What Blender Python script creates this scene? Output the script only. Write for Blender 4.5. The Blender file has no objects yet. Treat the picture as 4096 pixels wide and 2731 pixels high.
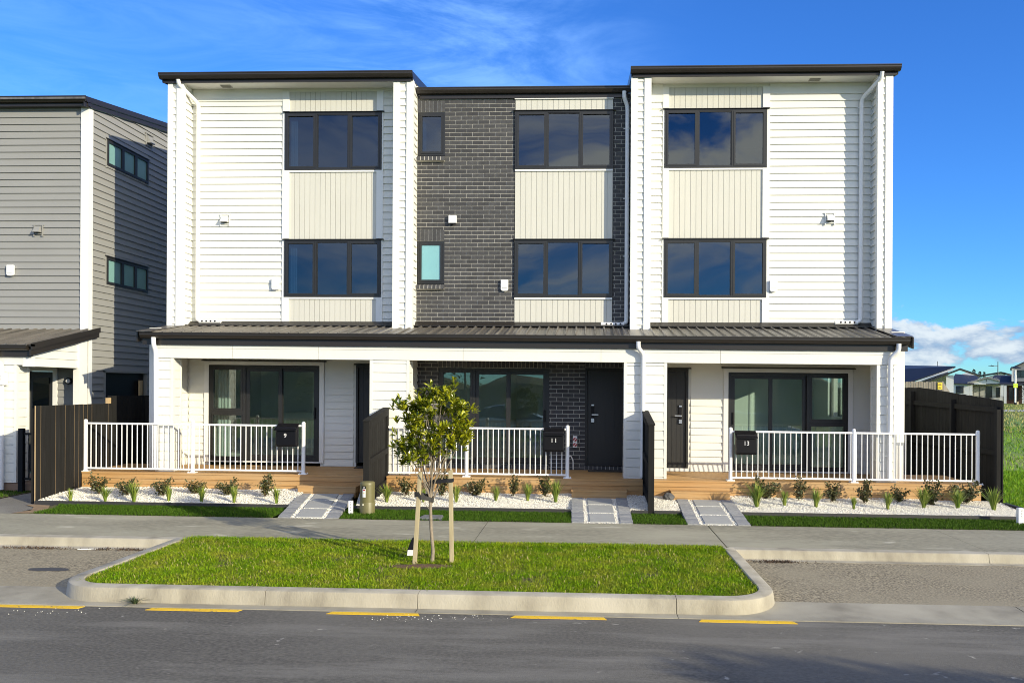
import bpy, bmesh, math, random
import numpy as np
from mathutils import Vector, Matrix

random.seed(11)
NP = np.random.default_rng(5)
SC = bpy.context.scene
COL = SC.collection

# ------------------------------------------------------------------ camera, sky, sun, exposure
PSI, ROLL = 0.0364, 0.0055
CAM = Vector((0.0, -16.75, 2.155))
fwd = Vector((-math.sin(PSI), math.cos(PSI), 0))
r0 = Vector((math.cos(PSI), math.sin(PSI), 0))
u0 = Vector((0, 0, 1))
rgt = r0 * math.cos(ROLL) + u0 * math.sin(ROLL)
upv = u0 * math.cos(ROLL) - r0 * math.sin(ROLL)
cd = bpy.data.cameras.new('camera')
cam = bpy.data.objects.new('camera', cd)
COL.objects.link(cam)
M = Matrix((rgt, upv, -fwd)).transposed().to_4x4()
M.translation = CAM
cam.matrix_world = M
cd.sensor_width = 36
cd.lens = 3200 / 4096 * 36
cd.shift_x = (2048 - 2224) / 4096
cd.shift_y = (1552.4 - 1365.5) / 4096
cd.clip_start = 0.1
cd.clip_end = 6000
SC.camera = cam
SC.render.resolution_x, SC.render.resolution_y = 1024, 682

SUN_DIR = Vector((1.27, -1.0, 0.49)).normalized()
ELEV = math.asin(SUN_DIR.z)
AZ = math.atan2(SUN_DIR.x, SUN_DIR.y)      # clockwise from +Y

SC.view_settings.view_transform = 'Standard'
SC.view_settings.look = 'None'
SC.view_settings.exposure = 0.60
SC.view_settings.gamma = 1.0

sd = bpy.data.lights.new('sun', 'SUN')
sd.energy = 4.0
sd.angle = math.radians(0.5)
sd.color = (1.0, 0.895, 0.65)
so = bpy.data.objects.new('sun', sd)
COL.objects.link(so)
so.rotation_euler = (-SUN_DIR).to_track_quat('-Z', 'Y').to_euler()
so.location = (20, -20, 30)

def build_world():
    w = bpy.data.worlds.new('World')
    SC.world = w
    w.use_nodes = True
    nt = w.node_tree
    nt.nodes.clear()
    N, L = nt.nodes.new, nt.links.new
    def math_(op, a, b=None, c=None, clamp=False):
        n = N('ShaderNodeMath'); n.operation = op; n.use_clamp = clamp
        for i, v in enumerate((a, b, c)):
            if v is None: continue
            if isinstance(v, (int, float)): n.inputs[i].default_value = v
            else: L(v, n.inputs[i])
        return n.outputs[0]
    def smooth(v, lo, hi, t0=0.0, t1=1.0):
        n = N('ShaderNodeMapRange'); n.interpolation_type = 'SMOOTHSTEP'
        L(v, n.inputs[0])
        n.inputs[1].default_value, n.inputs[2].default_value = lo, hi
        n.inputs[3].default_value, n.inputs[4].default_value = t0, t1
        return n.outputs[0]
    def noise(vec, scale, detail=6, rough=0.55, dist=0.0):
        n = N('ShaderNodeTexNoise')
        n.inputs['Scale'].default_value = scale
        n.inputs['Detail'].default_value = detail
        n.inputs['Roughness'].default_value = rough
        n.inputs['Distortion'].default_value = dist
        L(vec, n.inputs['Vector'])
        return n.outputs['Fac']
    def comb(x, y, z=0.0):
        n = N('ShaderNodeCombineXYZ')
        for i, v in enumerate((x, y, z)):
            if isinstance(v, (int, float)): n.inputs[i].default_value = v
            else: L(v, n.inputs[i])
        return n.outputs[0]
    def mix(f, a, b):
        n = N('ShaderNodeMix'); n.data_type = 'RGBA'
        L(f, n.inputs[0])
        for i, v in ((6, a), (7, b)):
            if isinstance(v, tuple): n.inputs[i].default_value = (*v, 1)
            else: L(v, n.inputs[i])
        return n.outputs[2]
    tc = N('ShaderNodeTexCoord')
    sep = N('ShaderNodeSeparateXYZ'); L(tc.outputs['Generated'], sep.inputs[0])
    x, y, z = sep.outputs
    sky = N('ShaderNodeTexSky'); sky.sky_type = 'NISHITA'
    sky.sun_disc = False
    sky.sun_elevation = ELEV
    sky.sun_rotation = AZ
    sky.altitude = 20; sky.air_density = 1.0; sky.dust_density = 0.0; sky.ozone_density = 1.6
    hs = N('ShaderNodeHueSaturation'); hs.inputs['Saturation'].default_value = 1.12
    hs.inputs['Value'].default_value = 1.0
    hs.inputs['Hue'].default_value = 0.505
    L(sky.outputs[0], hs.inputs['Color'])
    tn = N('ShaderNodeMix'); tn.data_type = 'RGBA'; tn.blend_type = 'MULTIPLY'; tn.inputs[0].default_value = 1.0
    L(hs.outputs[0], tn.inputs[6]); tn.inputs[7].default_value = (0.30, 0.70, 1.32, 1)
    skyc = tn.outputs[2]
    el = math_('ARCSINE', z)                       # elevation, radians
    az = math_('ARCTAN2', x, y)                    # azimuth, 0 = straight up the lot
    # high thin cirrus: stretched streaks, thickest in the north-west of the view
    zc = math_('MAXIMUM', z, 0.02)
    px, py = math_('DIVIDE', x, zc), math_('DIVIDE', y, zc)
    rx = math_('ADD', math_('MULTIPLY', px, 0.85), math_('MULTIPLY', py, 0.5))
    ry = math_('SUBTRACT', math_('MULTIPLY', py, 0.85), math_('MULTIPLY', px, 0.5))
    v1 = comb(math_('MULTIPLY', rx, 0.75), math_('MULTIPLY', ry, 1.25), 3.1)
    n1 = noise(v1, 1.7, 10, 0.64, 1.6)
    n2 = noise(comb(px, py, 7.7), 0.55, 3, 0.5)
    c1 = math_('MULTIPLY', smooth(n1, 0.30, 0.78), smooth(n2, 0.22, 0.50))
    side = smooth(az, 0.16, -0.12)
    away = smooth(az, -0.55, -0.16, 0.35, 1.0)
    c1 = math_('MULTIPLY', c1, math_('MULTIPLY', side, away))
    c1 = math_('MULTIPLY', c1, math_('MULTIPLY', smooth(el, 0.08, 0.3), 0.85))
    skyc = mix(math_('MULTIPLY', c1, 0.42), skyc, (3.3, 5.8, 9.8))
    # broken cloud sheet added behind the camera as fill light; upper windows mirror it
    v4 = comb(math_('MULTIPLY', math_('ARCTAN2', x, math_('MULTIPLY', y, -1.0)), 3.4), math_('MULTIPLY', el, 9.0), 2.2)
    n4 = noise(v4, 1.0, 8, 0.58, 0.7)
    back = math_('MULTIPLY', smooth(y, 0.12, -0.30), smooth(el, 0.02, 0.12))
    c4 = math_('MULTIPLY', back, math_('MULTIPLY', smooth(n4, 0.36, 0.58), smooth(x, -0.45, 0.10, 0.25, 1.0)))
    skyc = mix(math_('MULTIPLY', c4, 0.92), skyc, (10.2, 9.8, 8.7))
    # low cumulus along the horizon
    v3 = comb(math_('MULTIPLY', az, 13.0), math_('MULTIPLY', el, 30.0), 1.3)
    n3 = noise(v3, 1.0, 10, 0.58, 0.25)
    band = math_('MULTIPLY', smooth(el, 0.016, 0.034), smooth(el, 0.105, 0.06))
    dens = math_('ADD', n3, math_('MULTIPLY', band, 0.24))
    cov = math_('MULTIPLY', smooth(dens, 0.625, 0.72), smooth(el, 0.125, 0.075))
    v3b = comb(math_('ADD', math_('MULTIPLY', az, 13.0), 0.16), math_('ADD', math_('MULTIPLY', el, 30.0), 0.38), 1.3)
    n3b = noise(v3b, 1.0, 10, 0.58, 0.25)
    lit = smooth(math_('SUBTRACT', n3, n3b), -0.10, 0.14)
    ccol = mix(lit, (1.8, 2.5, 3.6), (4.3, 4.7, 5.0))
    skyc = mix(math_('MULTIPLY', cov, 0.94), skyc, ccol)
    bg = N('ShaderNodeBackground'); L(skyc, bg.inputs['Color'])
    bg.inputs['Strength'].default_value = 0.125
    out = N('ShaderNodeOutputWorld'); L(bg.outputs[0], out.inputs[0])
build_world()
SC.cycles.use_denoising = True
SC.cycles.filter_width = 1.0
SC.cycles.max_bounces = 8
SC.cycles.transparent_max_bounces = 16
SC.cycles.caustics_reflective = False
SC.cycles.caustics_refractive = False

# ------------------------------------------------------------------ materials
MATS = {}
def mat(name, col, rough=0.6, col2=None, nscale=6.0, namt=1.0, bump=0.0, bscale=40.0, metal=0.0, spec=0.5, stretch=None,
        island=None, detail=4.0, col3=None, n3scale=0.6, coat=0.0, speck=None, streak=None):
    """Principled material; col/col2 mixed by noise in object space, island = (colA, colB) mixed at random per loose piece."""
    if name in MATS: return MATS[name]
    m = bpy.data.materials.new(name); m.use_nodes = True
    nt = m.node_tree; b = nt.nodes['Principled BSDF']; L = nt.links.new
    b.inputs['Roughness'].default_value = rough
    b.inputs['Metallic'].default_value = metal
    b.inputs['Specular IOR Level'].default_value = spec
    b.inputs['Coat Weight'].default_value = coat
    b.inputs['Base Color'].default_value = (*col, 1)
    tc = nt.nodes.new('ShaderNodeTexCoord'); mp = nt.nodes.new('ShaderNodeMapping')
    L(tc.outputs['Object'], mp.inputs[0])
    if stretch: mp.inputs['Scale'].default_value = stretch
    cur = None
    def mixc(f, a, c):
        n = nt.nodes.new('ShaderNodeMix'); n.data_type = 'RGBA'; L(f, n.inputs[0])
        for i, v in ((6, a), (7, c)):
            if isinstance(v, tuple): n.inputs[i].default_value = (*v, 1)
            else: L(v, n.inputs[i])
        return n.outputs[2]
    def noise(sc, det, lo=0.3, hi=0.7):
        n = nt.nodes.new('ShaderNodeTexNoise'); n.inputs['Scale'].default_value = sc; n.inputs['Detail'].default_value = det
        L(mp.outputs[0], n.inputs['Vector'])
        r = nt.nodes.new('ShaderNodeMapRange'); L(n.outputs['Fac'], r.inputs[0])
        r.inputs[1].default_value, r.inputs[2].default_value = lo, hi
        r.inputs[4].default_value = namt
        return r.outputs[0]
    if island:
        g = nt.nodes.new('ShaderNodeNewGeometry')
        cur = mixc(g.outputs['Random Per Island'], island[0], island[1])
    if col2:
        cur = mixc(noise(nscale, detail), cur or col, col2)
    if col3:
        cur = mixc(noise(n3scale, 3, 0.42, 0.7), cur or col, col3)
    if speck:       # (scale, low, high, colour): small separate flecks
        n = nt.nodes.new('ShaderNodeTexNoise'); n.inputs['Scale'].default_value = speck[0]; n.inputs['Detail'].default_value = 3
        n.inputs['Roughness'].default_value = 0.6; n.inputs['Distortion'].default_value = 0.4
        L(mp.outputs[0], n.inputs['Vector'])
        r = nt.nodes.new('ShaderNodeMapRange'); L(n.outputs['Fac'], r.inputs[0])
        r.inputs[1].default_value, r.inputs[2].default_value = speck[1], speck[2]
        cur = mixc(r.outputs[0], cur or col, speck[3])
    if streak:      # (scale, low, high, colour, amount): long scuffs along x, the way the traffic runs
        m2 = nt.nodes.new('ShaderNodeMapping'); L(tc.outputs['Object'], m2.inputs[0]); m2.inputs['Scale'].default_value = (0.16, 1.0, 1.0); m2.inputs['Rotation'].default_value = (0, 0, 0.06)
        n = nt.nodes.new('ShaderNodeTexNoise'); n.inputs['Scale'].default_value = streak[0]; n.inputs['Detail'].default_value = 5; n.inputs['Roughness'].default_value = 0.65
        L(m2.outputs[0], n.inputs['Vector'])
        r = nt.nodes.new('ShaderNodeMapRange'); L(n.outputs['Fac'], r.inputs[0])
        r.inputs[1].default_value, r.inputs[2].default_value, r.inputs[4].default_value = streak[1], streak[2], streak[4]
        cur = mixc(r.outputs[0], cur or col, streak[3])
    if cur: L(cur, b.inputs['Base Color'])
    if bump:
        n = nt.nodes.new('ShaderNodeTexNoise'); n.inputs['Scale'].default_value = bscale; n.inputs['Detail'].default_value = 5
        L(mp.outputs[0], n.inputs['Vector'])
        bp = nt.nodes.new('ShaderNodeBump'); bp.inputs['Strength'].default_value = bump; bp.inputs['Distance'].default_value = 0.01
        L(n.outputs['Fac'], bp.inputs['Height']); L(bp.outputs[0], b.inputs['Normal'])
    MATS[name] = m
    return m

def glass_mat(name, tint, refl=1.0):
    m = bpy.data.materials.new(name); m.use_nodes = True
    nt = m.node_tree; nt.nodes.clear(); N, L = nt.nodes.new, nt.links.new
    tr = N('ShaderNodeBsdfTransparent'); tr.inputs[0].default_value = (*tint, 1)
    gl = N('ShaderNodeBsdfGlossy'); gl.inputs['Roughness'].default_value = 0.0
    gl.inputs['Color'].default_value = (0.95, 1.0, 1.0, 1)
    # Schlick reflectance, the same from both sides of the pane
    ge = N('ShaderNodeNewGeometry'); dt = N('ShaderNodeVectorMath'); dt.operation = 'DOT_PRODUCT'
    L(ge.outputs['Normal'], dt.inputs[0]); L(ge.outputs['Incoming'], dt.inputs[1])
    def mth(op, a, b=0.0):
        n = N('ShaderNodeMath'); n.operation = op
        for i, v in enumerate((a, b)):
            if isinstance(v, (int, float)): n.inputs[i].default_value = v
            else: L(v, n.inputs[i])
        return n.outputs[0]
    c1 = mth('SUBTRACT', 1.0, mth('ABSOLUTE', dt.outputs['Value']))
    fres = mth('ADD', mth('MULTIPLY', mth('POWER', c1, 5.0), 0.955), 0.045)
    tc = N('ShaderNodeTexCoord'); no = N('ShaderNodeTexNoise'); no.inputs['Scale'].default_value = 1.1; no.inputs['Detail'].default_value = 1
    L(tc.outputs['Object'], no.inputs['Vector'])
    bp = N('ShaderNodeBump'); bp.inputs['Strength'].default_value = 0.35; bp.inputs['Distance'].default_value = 0.007
    L(no.outputs['Fac'], bp.inputs['Height']); L(bp.outputs[0], gl.inputs['Normal'])
    mu = N('ShaderNodeMath'); mu.operation = 'MULTIPLY'; mu.inputs[1].default_value = refl; mu.use_clamp = True
    L(fres, mu.inputs[0])
    mx = N('ShaderNodeMixShader'); L(mu.outputs[0], mx.inputs[0]); L(tr.outputs[0], mx.inputs[1]); L(gl.outputs[0], mx.inputs[2])
    o = N('ShaderNodeOutputMaterial'); L(mx.outputs[0], o.inputs[0])
    return m

WHITE = mat('white_paint', (0.735, 0.73, 0.685), 0.5, (0.705, 0.70, 0.66), 1.4, 0.7, 0.06, 120)
WTRIM = mat('white_trim_paint', (0.76, 0.76, 0.745), 0.42, (0.73, 0.73, 0.715), 2.0, 0.6)
PVC = mat('white_pvc', (0.80, 0.80, 0.80), 0.3, (0.76, 0.76, 0.77), 3.0, 0.6)
POWDER = mat('white_powder_coat', (0.82, 0.82, 0.83), 0.28)
BEIGE = mat('beige_panel_paint', (0.61, 0.595, 0.53), 0.55, (0.585, 0.575, 0.525), 1.7, 0.6, island=((0.565, 0.555, 0.505), (0.545, 0.535, 0.487)))
SOFF = mat('soffit_board', (0.74, 0.73, 0.69), 0.7)
TRIMK = mat('dark_gutter_steel', (0.020, 0.017, 0.015), 0.33, (0.026, 0.022, 0.019), 1.5, 0.8)
ROOF = mat('dark_roof_steel', (0.10, 0.091, 0.080), 0.34, (0.26, 0.235, 0.205), 1.6, 0.9, stretch=(4.5, 0.4, 1), metal=0.45, detail=6)
ALU = mat('black_window_aluminium', (0.0155, 0.0155, 0.0160), 0.40, (0.019, 0.019, 0.0195), 3)
BRICK = mat('charcoal_brick', (0.05, 0.05, 0.055), 0.75, (0.026, 0.026, 0.030), 14, 0.6, 0.25, 60, island=((0.034, 0.034, 0.039), (0.070, 0.070, 0.076)))
MORTAR = mat('pale_mortar', (0.56, 0.54, 0.49), 0.9, (0.48, 0.46, 0.42), 8)
DECKW = mat('pine_decking', (0.53, 0.315, 0.125), 0.6, (0.37, 0.20, 0.07), 3.0, 0.8, 0.15, 30, stretch=(0.5, 7, 7), island=((0.58, 0.355, 0.155), (0.46, 0.265, 0.10)), col3=(0.48, 0.32, 0.16), n3scale=2.0)
DARKW = mat('black_stained_timber', (0.025, 0.0235, 0.022), 0.85, (0.011, 0.0105, 0.010), 3.0, 0.9, 0.25, 40, stretch=(7, 7, 0.7), island=((0.0225, 0.0222, 0.0220), (0.0135, 0.0134, 0.0133)), spec=0.2)
RAWW = mat('raw_pine', (0.52, 0.38, 0.21), 0.7, (0.42, 0.29, 0.15), 4, 0.8, stretch=(6, 6, 0.7))
GREYW = mat('weathered_grey_timber', (0.25, 0.22, 0.18), 0.8, (0.17, 0.15, 0.13), 4, 0.9, stretch=(6, 6, 0.7), island=((0.27, 0.24, 0.2), (0.2, 0.175, 0.15)))
STAKEW = mat('treated_stake_timber', (0.46, 0.39, 0.24), 0.8, (0.33, 0.275, 0.17), 5, 0.9, 0.2, 30, stretch=(7, 7, 0.6))
DOORM = mat('black_door_paint', (0.017, 0.0165, 0.0165), 0.5)
CHROME = mat('brushed_steel', (0.72, 0.72, 0.73), 0.28, metal=0.9)
BLACKM = mat('black_satin_metal', (0.004, 0.004, 0.006), 0.5, spec=0.25)
DIGIT = mat('silver_digit', (0.72, 0.72, 0.73), 0.4)
ASPH = mat('asphalt', (0.160, 0.150, 0.127), 0.92, (0.078, 0.073, 0.064), 42, 1.0, 0.45, 160, col3=(0.168, 0.158, 0.135), n3scale=0.45, detail=6, stretch=(0.7, 1.0, 1.0), speck=(7.0, .685, .75, (0.36, 0.34, 0.29)), spec=0.3, streak=(2.6, .50, .78, (0.27, 0.255, 0.22), .75))
CONC = mat('kerb_concrete', (0.42, 0.385, 0.30), 0.88, (0.25, 0.225, 0.175), 5, 1.0, 0.4, 60, col3=(0.48, 0.445, 0.36), n3scale=1.6, detail=10, stretch=(1, 1, .45))
CHAN = mat('channel_concrete', (0.34, 0.315, 0.245), 0.88, (0.22, 0.20, 0.155), 4, 1.0, 0.25, 60, detail=9, col3=(0.39, 0.362, 0.285), n3scale=1.3)
FOOT = mat('footpath_concrete', (0.335, 0.313, 0.23), 0.92, (0.19, 0.177, 0.132), 26, 1.0, 0.6, 100, col3=(0.38, 0.357, 0.265), n3scale=0.8, detail=9, stretch=(0.4, 1, 1), speck=(3.2, .62, .74, (0.50, 0.47, 0.37)), streak=(3.0, .52, .80, (0.17, 0.158, 0.118), .6))
BAY = mat('exposed_aggregate', (0.46, 0.40, 0.275), 0.92, (0.09, 0.075, 0.055), 38, 1.0, 0.5, 90, col3=(0.32, 0.28, 0.195), n3scale=0.8, detail=6, spec=0.3)
YEL = mat('yellow_road_paint', (0.88, 0.56, 0.02), 0.7, (0.74, 0.45, 0.02), 30, 0.8, speck=(26, .60, .68, (0.30, 0.22, 0.09)))
SOIL = mat('lawn_soil', (0.085, 0.095, 0.022), 0.95, (0.10, 0.075, 0.03), 9, 1.0, 0.4, 60)
PEBBASE = mat('pebble_bed', (0.80, 0.77, 0.69), 0.9, (0.58, 0.56, 0.50), 70, 1.0, 0.4, 80)
PEB = mat('white_pebble', (0.8, 0.78, 0.73), 0.75, island=((0.90, 0.875, 0.80), (0.70, 0.675, 0.61)))
SLAB = mat('grey_concrete_slab', (0.37, 0.375, 0.365), 0.8, (0.32, 0.325, 0.32), 9, 0.8, 0.1, 90)
COBB = mat('grey_cobble', (0.28, 0.29, 0.31), 0.85, (0.19, 0.2, 0.22), 20, 0.8, 0.2, 80, island=((0.42, 0.42, 0.41), (0.25, 0.255, 0.27)))
GREYC = mat('grey_cladding_paint', (0.268, 0.268, 0.262), 0.55, (0.252, 0.252, 0.247), 1.3, 0.8, 0.05, 120)
TEAL = mat('frosted_teal_glass', (0.20, 0.37, 0.36), 0.12, (0.17, 0.33, 0.325), 1.2, coat=0.3)
CYANG = mat('frosted_cyan_glass', (0.20, 0.42, 0.46), 0.12, (0.175, 0.385, 0.43), 1.2, coat=0.3)
ROOMW = mat('room_plaster', (0.80, 0.84, 0.81), 0.8)
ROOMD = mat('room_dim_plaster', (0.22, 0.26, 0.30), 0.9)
CURT = mat('pale_curtain', (0.46, 0.52, 0.50), 0.9)
GRASS = mat('verge_grass', (0.1, 0.15, 0.02), 0.6, island=((0.080, 0.20, 0.003), (0.31, 0.385, 0.014)), col2=(0.10, 0.235, 0.004), nscale=1.1, namt=0.6, spec=0.08, col3=(0.36, 0.34, 0.045), n3scale=2.6)
LAWN = mat('new_lawn_grass', (0.03, 0.07, 0.015), 0.6, island=((0.028, 0.075, 0.005), (0.066, 0.125, 0.010)), spec=0.1)
DRYG = mat('dry_field_grass', (0.19, 0.27, 0.025), 0.8, (0.13, 0.24, 0.012), 0.25, 1.0, 0.4, 5, col3=(0.28, 0.28, 0.07), n3scale=0.08)
FGRASS = mat('field_grass', (0.1, 0.2, 0.02), 0.6, island=((0.085, 0.26, 0.006), (0.23, 0.34, 0.02)), spec=0.15)
TUFT = mat('tuft_leaf', (0.1, 0.17, 0.03), 0.5, island=((0.09, 0.18, 0.015), (0.30, 0.33, 0.06)), spec=0.35)
SHRUB = mat('shrub_leaf', (0.05, 0.055, 0.02), 0.42, island=((0.024, 0.045, 0.010), (0.105, 0.085, 0.024)), spec=0.5)
TWIG = mat('shrub_twig', (0.10, 0.06, 0.035), 0.8)
LEAF = mat('tree_leaf', (0.1, 0.11, 0.012), 0.30, island=((0.026, 0.066, 0.004), (0.37, 0.37, 0.014)), spec=0.45)
BARK = mat('pale_bark', (0.30, 0.25, 0.19), 0.85, (0.20, 0.165, 0.12), 30, 0.9, 0.4, 60)
STRAP = mat('black_strap_rubber', (0.012, 0.012, 0.013), 0.6)
OLIVE = mat('olive_plastic', (0.15, 0.135, 0.055), 0.45, (0.125, 0.115, 0.048), 5, 0.8)
PINE = mat('dark_conifer', (0.016, 0.022, 0.012), 0.8, (0.03, 0.035, 0.02), 2)
DROOF = mat('navy_roof_steel', (0.024, 0.026, 0.040), 0.55, (0.03, 0.032, 0.046), 0.5)
EDGE = mat('black_edging_timber', (0.024, 0.024, 0.026), 0.7, (0.045, 0.045, 0.045), 6, 0.8, 0.2, 40, stretch=(0.6, 6, 6))
LIME = mat('lime_sign', (0.55, 0.80, 0.02), 0.5)
INK = mat('black_ink', (0.012, 0.012, 0.012), 0.6)
RED = mat('red_print', (0.35, 0.02, 0.025), 0.5)
YSIGN = mat('yellow_sign', (0.75, 0.55, 0.03), 0.5)
MULCH = mat('bark_mulch', (0.16, 0.09, 0.045), 0.95, (0.09, 0.05, 0.03), 40, 1.0, 0.8, 60)
TYRE = mat('tyre_rubber', (0.015, 0.015, 0.016), 0.8)
CARP = mat('silver_car_paint', (0.42, 0.43, 0.45), 0.25, metal=0.4, coat=0.6)
GLASS_UP = glass_mat('upper_window_glass', (0.35, 0.44, 0.54), 1.7)
GLASS_DN = glass_mat('door_glass', (0.80, 0.86, 0.84), 1.9)

# ------------------------------------------------------------------ mesh helpers
OFF = {}          # world offset of every object that parents others
def tilt(x, z):
    return -0.0055 * (min(10, max(-14, x)) + 1.3) * min(1.0, max(0.0, (3.45 - z) / 0.35))
def gnd(x, z=0.0): return z + tilt(x, z)

class MB:
    def __init__(s): s.v, s.f, s.m = [], [], []; s.cur = 0
    def add(s, vs, fs):
        o = len(s.v); s.v += [tuple(p) for p in vs]
        for f in fs: s.f.append(tuple(i + o for i in f)); s.m.append(s.cur)
        return s
    def box(s, x0, x1, y0, y1, z0, z1):
        return s.add([(x0, y0, z0), (x1, y0, z0), (x1, y1, z0), (x0, y1, z0), (x0, y0, z1), (x1, y0, z1), (x1, y1, z1), (x0, y1, z1)],
                     [(0, 3, 2, 1), (4, 5, 6, 7), (0, 1, 5, 4), (1, 2, 6, 5), (2, 3, 7, 6), (3, 0, 4, 7)])
    def prism(s, a, b):
        """two matching point rings joined into a closed solid"""
        n = len(a)
        return s.add(list(a) + list(b), [tuple(range(n - 1, -1, -1)), tuple(range(n, 2 * n))] + [(i, (i + 1) % n, n + (i + 1) % n, n + i) for i in range(n)])
    def ext(s, poly, axis, a, b):
        """polygon of 2-tuples extruded along an axis: 'x' takes (y,z), 'y' takes (x,z), 'z' takes (x,y)"""
        k = {'x': lambda p, t: (t, p[0], p[1]), 'y': lambda p, t: (p[0], t, p[1]), 'z': lambda p, t: (p[0], p[1], t)}[axis]
        return s.prism([k(p, a) for p in poly], [k(p, b) for p in poly])
    def tube(s, pts, r, n=10, caps=True):
        pts = [Vector(p) for p in pts]; rs = r if isinstance(r, (list, tuple)) else [r] * len(pts)
        rings = []; prev = None
        for i, p in enumerate(pts):
            d = ((pts[min(i + 1, len(pts) - 1)] - p).normalized() + (p - pts[max(i - 1, 0)]).normalized())
            d = d.normalized() if d.length > 1e-6 else Vector((0, 0, 1))
            if prev is None:
                a = d.cross(Vector((0, 1, 0)) if abs(d.y) < 0.9 else Vector((1, 0, 0))).normalized()
            else:
                a = (prev - d * prev.dot(d)).normalized()
            prev = a; b = d.cross(a)
            rings.append([p + (a * math.cos(t) + b * math.sin(t)) * rs[i] for t in (2 * math.pi * k / n for k in range(n))])
        vs = [q for ring in rings for q in ring]; fs = []
        for i in range(len(rings) - 1):
            for k in range(n):
                k2 = (k + 1) % n
                fs.append((i * n + k, i * n + k2, (i + 1) * n + k2, (i + 1) * n + k))
        if caps: fs += [tuple(range(n - 1, -1, -1)), tuple(range((len(rings) - 1) * n, len(rings) * n))]
        return s.add(vs, fs)
    def lathe(s, c, prof, n=20):
        """profile of (radius, z) turned about a vertical axis through c"""
        vs, fs = [], []
        for r, z in prof:
            for k in range(n): t = 2 * math.pi * k / n; vs.append((c[0] + r * math.cos(t), c[1] + r * math.sin(t), c[2] + z))
        for i in range(len(prof) - 1):
            for k in range(n): k2 = (k + 1) % n; fs.append((i * n + k, i * n + k2, (i + 1) * n + k2, (i + 1) * n + k))
        fs += [tuple(range(n - 1, -1, -1)), tuple(range((len(prof) - 1) * n, len(prof) * n))]
        return s.add(vs, fs)
    def build(s, name, mats, parent=None, do_tilt=True, smooth=False, bevel=0.0):
        if not isinstance(mats, (list, tuple)): mats = [mats]
        off = OFF.get(parent.name, Vector((0, 0, 0))) if parent else Vector((0, 0, 0))
        vs = [(x - off.x, y - off.y, (z + tilt(x, z) if do_tilt else z) - off.z) for x, y, z in s.v]
        me = bpy.data.meshes.new(name); me.from_pydata(vs, [], s.f)
        for m in mats: me.materials.append(m)
        if len(mats) > 1: me.polygons.foreach_set('material_index', s.m)
        bm = bmesh.new(); bm.from_mesh(me)
        bmesh.ops.recalc_face_normals(bm, faces=bm.faces)
        if bevel:
            bmesh.ops.bevel(bm, geom=[e for e in bm.edges if e.calc_face_angle(0) > 0.6], offset=bevel, segments=2, affect='EDGES', profile=0.5)
        bm.to_mesh(me); bm.free()
        if smooth:
            me.polygons.foreach_set('use_smooth', [True] * len(me.polygons))
            me.set_sharp_from_angle(angle=math.radians(40))
        return link(me, name, parent)

def link(me, name, parent=None):
    o = bpy.data.objects.new(name, me); COL.objects.link(o)
    if parent:
        o.parent = parent
        OFF[o.name] = OFF.get(parent.name, Vector((0, 0, 0)))
    else:
        OFF[o.name] = Vector((0, 0, 0))
    return o
def tag(o, label=None, cat=None, group=None, kind=None):
    if label: o['label'] = label
    if cat: o['category'] = cat
    if group: o['group'] = group
    if kind: o['kind'] = kind
    return o
def thing(name, label, cat, loc, group=None):
    o = bpy.data.objects.new(name, None); COL.objects.link(o)
    o.location = loc; o.empty_display_size = 0.2
    OFF[o.name] = Vector(loc)
    return tag(o, label, cat, group)
def copy_tree(o, parent=None):
    c = o.copy(); COL.objects.link(c)
    if parent: c.parent = parent
    for ch in list(o.children): copy_tree(ch, c)
    return c
def text_mesh(name, body, size, origin, mt, parent=None, depth=0.003, facing='-y', spacing=1.0):
    cu = bpy.data.curves.new(name, 'FONT'); cu.body = body; cu.size = size; cu.extrude = depth
    cu.align_x = 'CENTER'; cu.align_y = 'CENTER'; cu.space_character = spacing; cu.offset = 0.0
    t = bpy.data.objects.new(name, cu); COL.objects.link(t)
    bpy.context.view_layer.update()
    me = bpy.data.meshes.new_from_object(t.evaluated_get(bpy.context.evaluated_depsgraph_get()))
    bpy.data.objects.remove(t); bpy.data.curves.remove(cu)
    off = OFF.get(parent.name, Vector((0, 0, 0))) if parent else Vector((0, 0, 0))
    o0 = Vector(origin)
    for v in me.vertices:
        v.co = Vector((v.co.x, -v.co.z, v.co.y)) + o0 - off
    me.materials.clear(); me.materials.append(mt)
    return link(me, name, parent)
def soup(name, verts, faces_per, mt, parent=None, smooth=False):
    """fast mesh from numpy: verts (n,3), list of (faces array)"""
    me = bpy.data.meshes.new(name)
    nv = len(verts)
    me.vertices.add(nv); me.vertices.foreach_set('co', np.asarray(verts, np.float32).ravel())
    loops = np.concatenate([f.ravel() for f in faces_per]).astype(np.int32)
    totals = np.concatenate([np.full(len(f), f.shape[1]) for f in faces_per]).astype(np.int32)
    starts = np.concatenate(([0], np.cumsum(totals)[:-1])).astype(np.int32)
    me.loops.add(len(loops)); me.loops.foreach_set('vertex_index', loops)
    me.polygons.add(len(totals)); me.polygons.foreach_set('loop_start', starts)
    try: me.polygons.foreach_set('loop_total', totals)
    except Exception: pass
    me.update(calc_edges=True); me.validate()
    for m in (mt if isinstance(mt, list) else [mt]): me.materials.append(m)
    if smooth: me.polygons.foreach_set('use_smooth', [True] * len(me.polygons))
    return link(me, name, parent)
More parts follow.
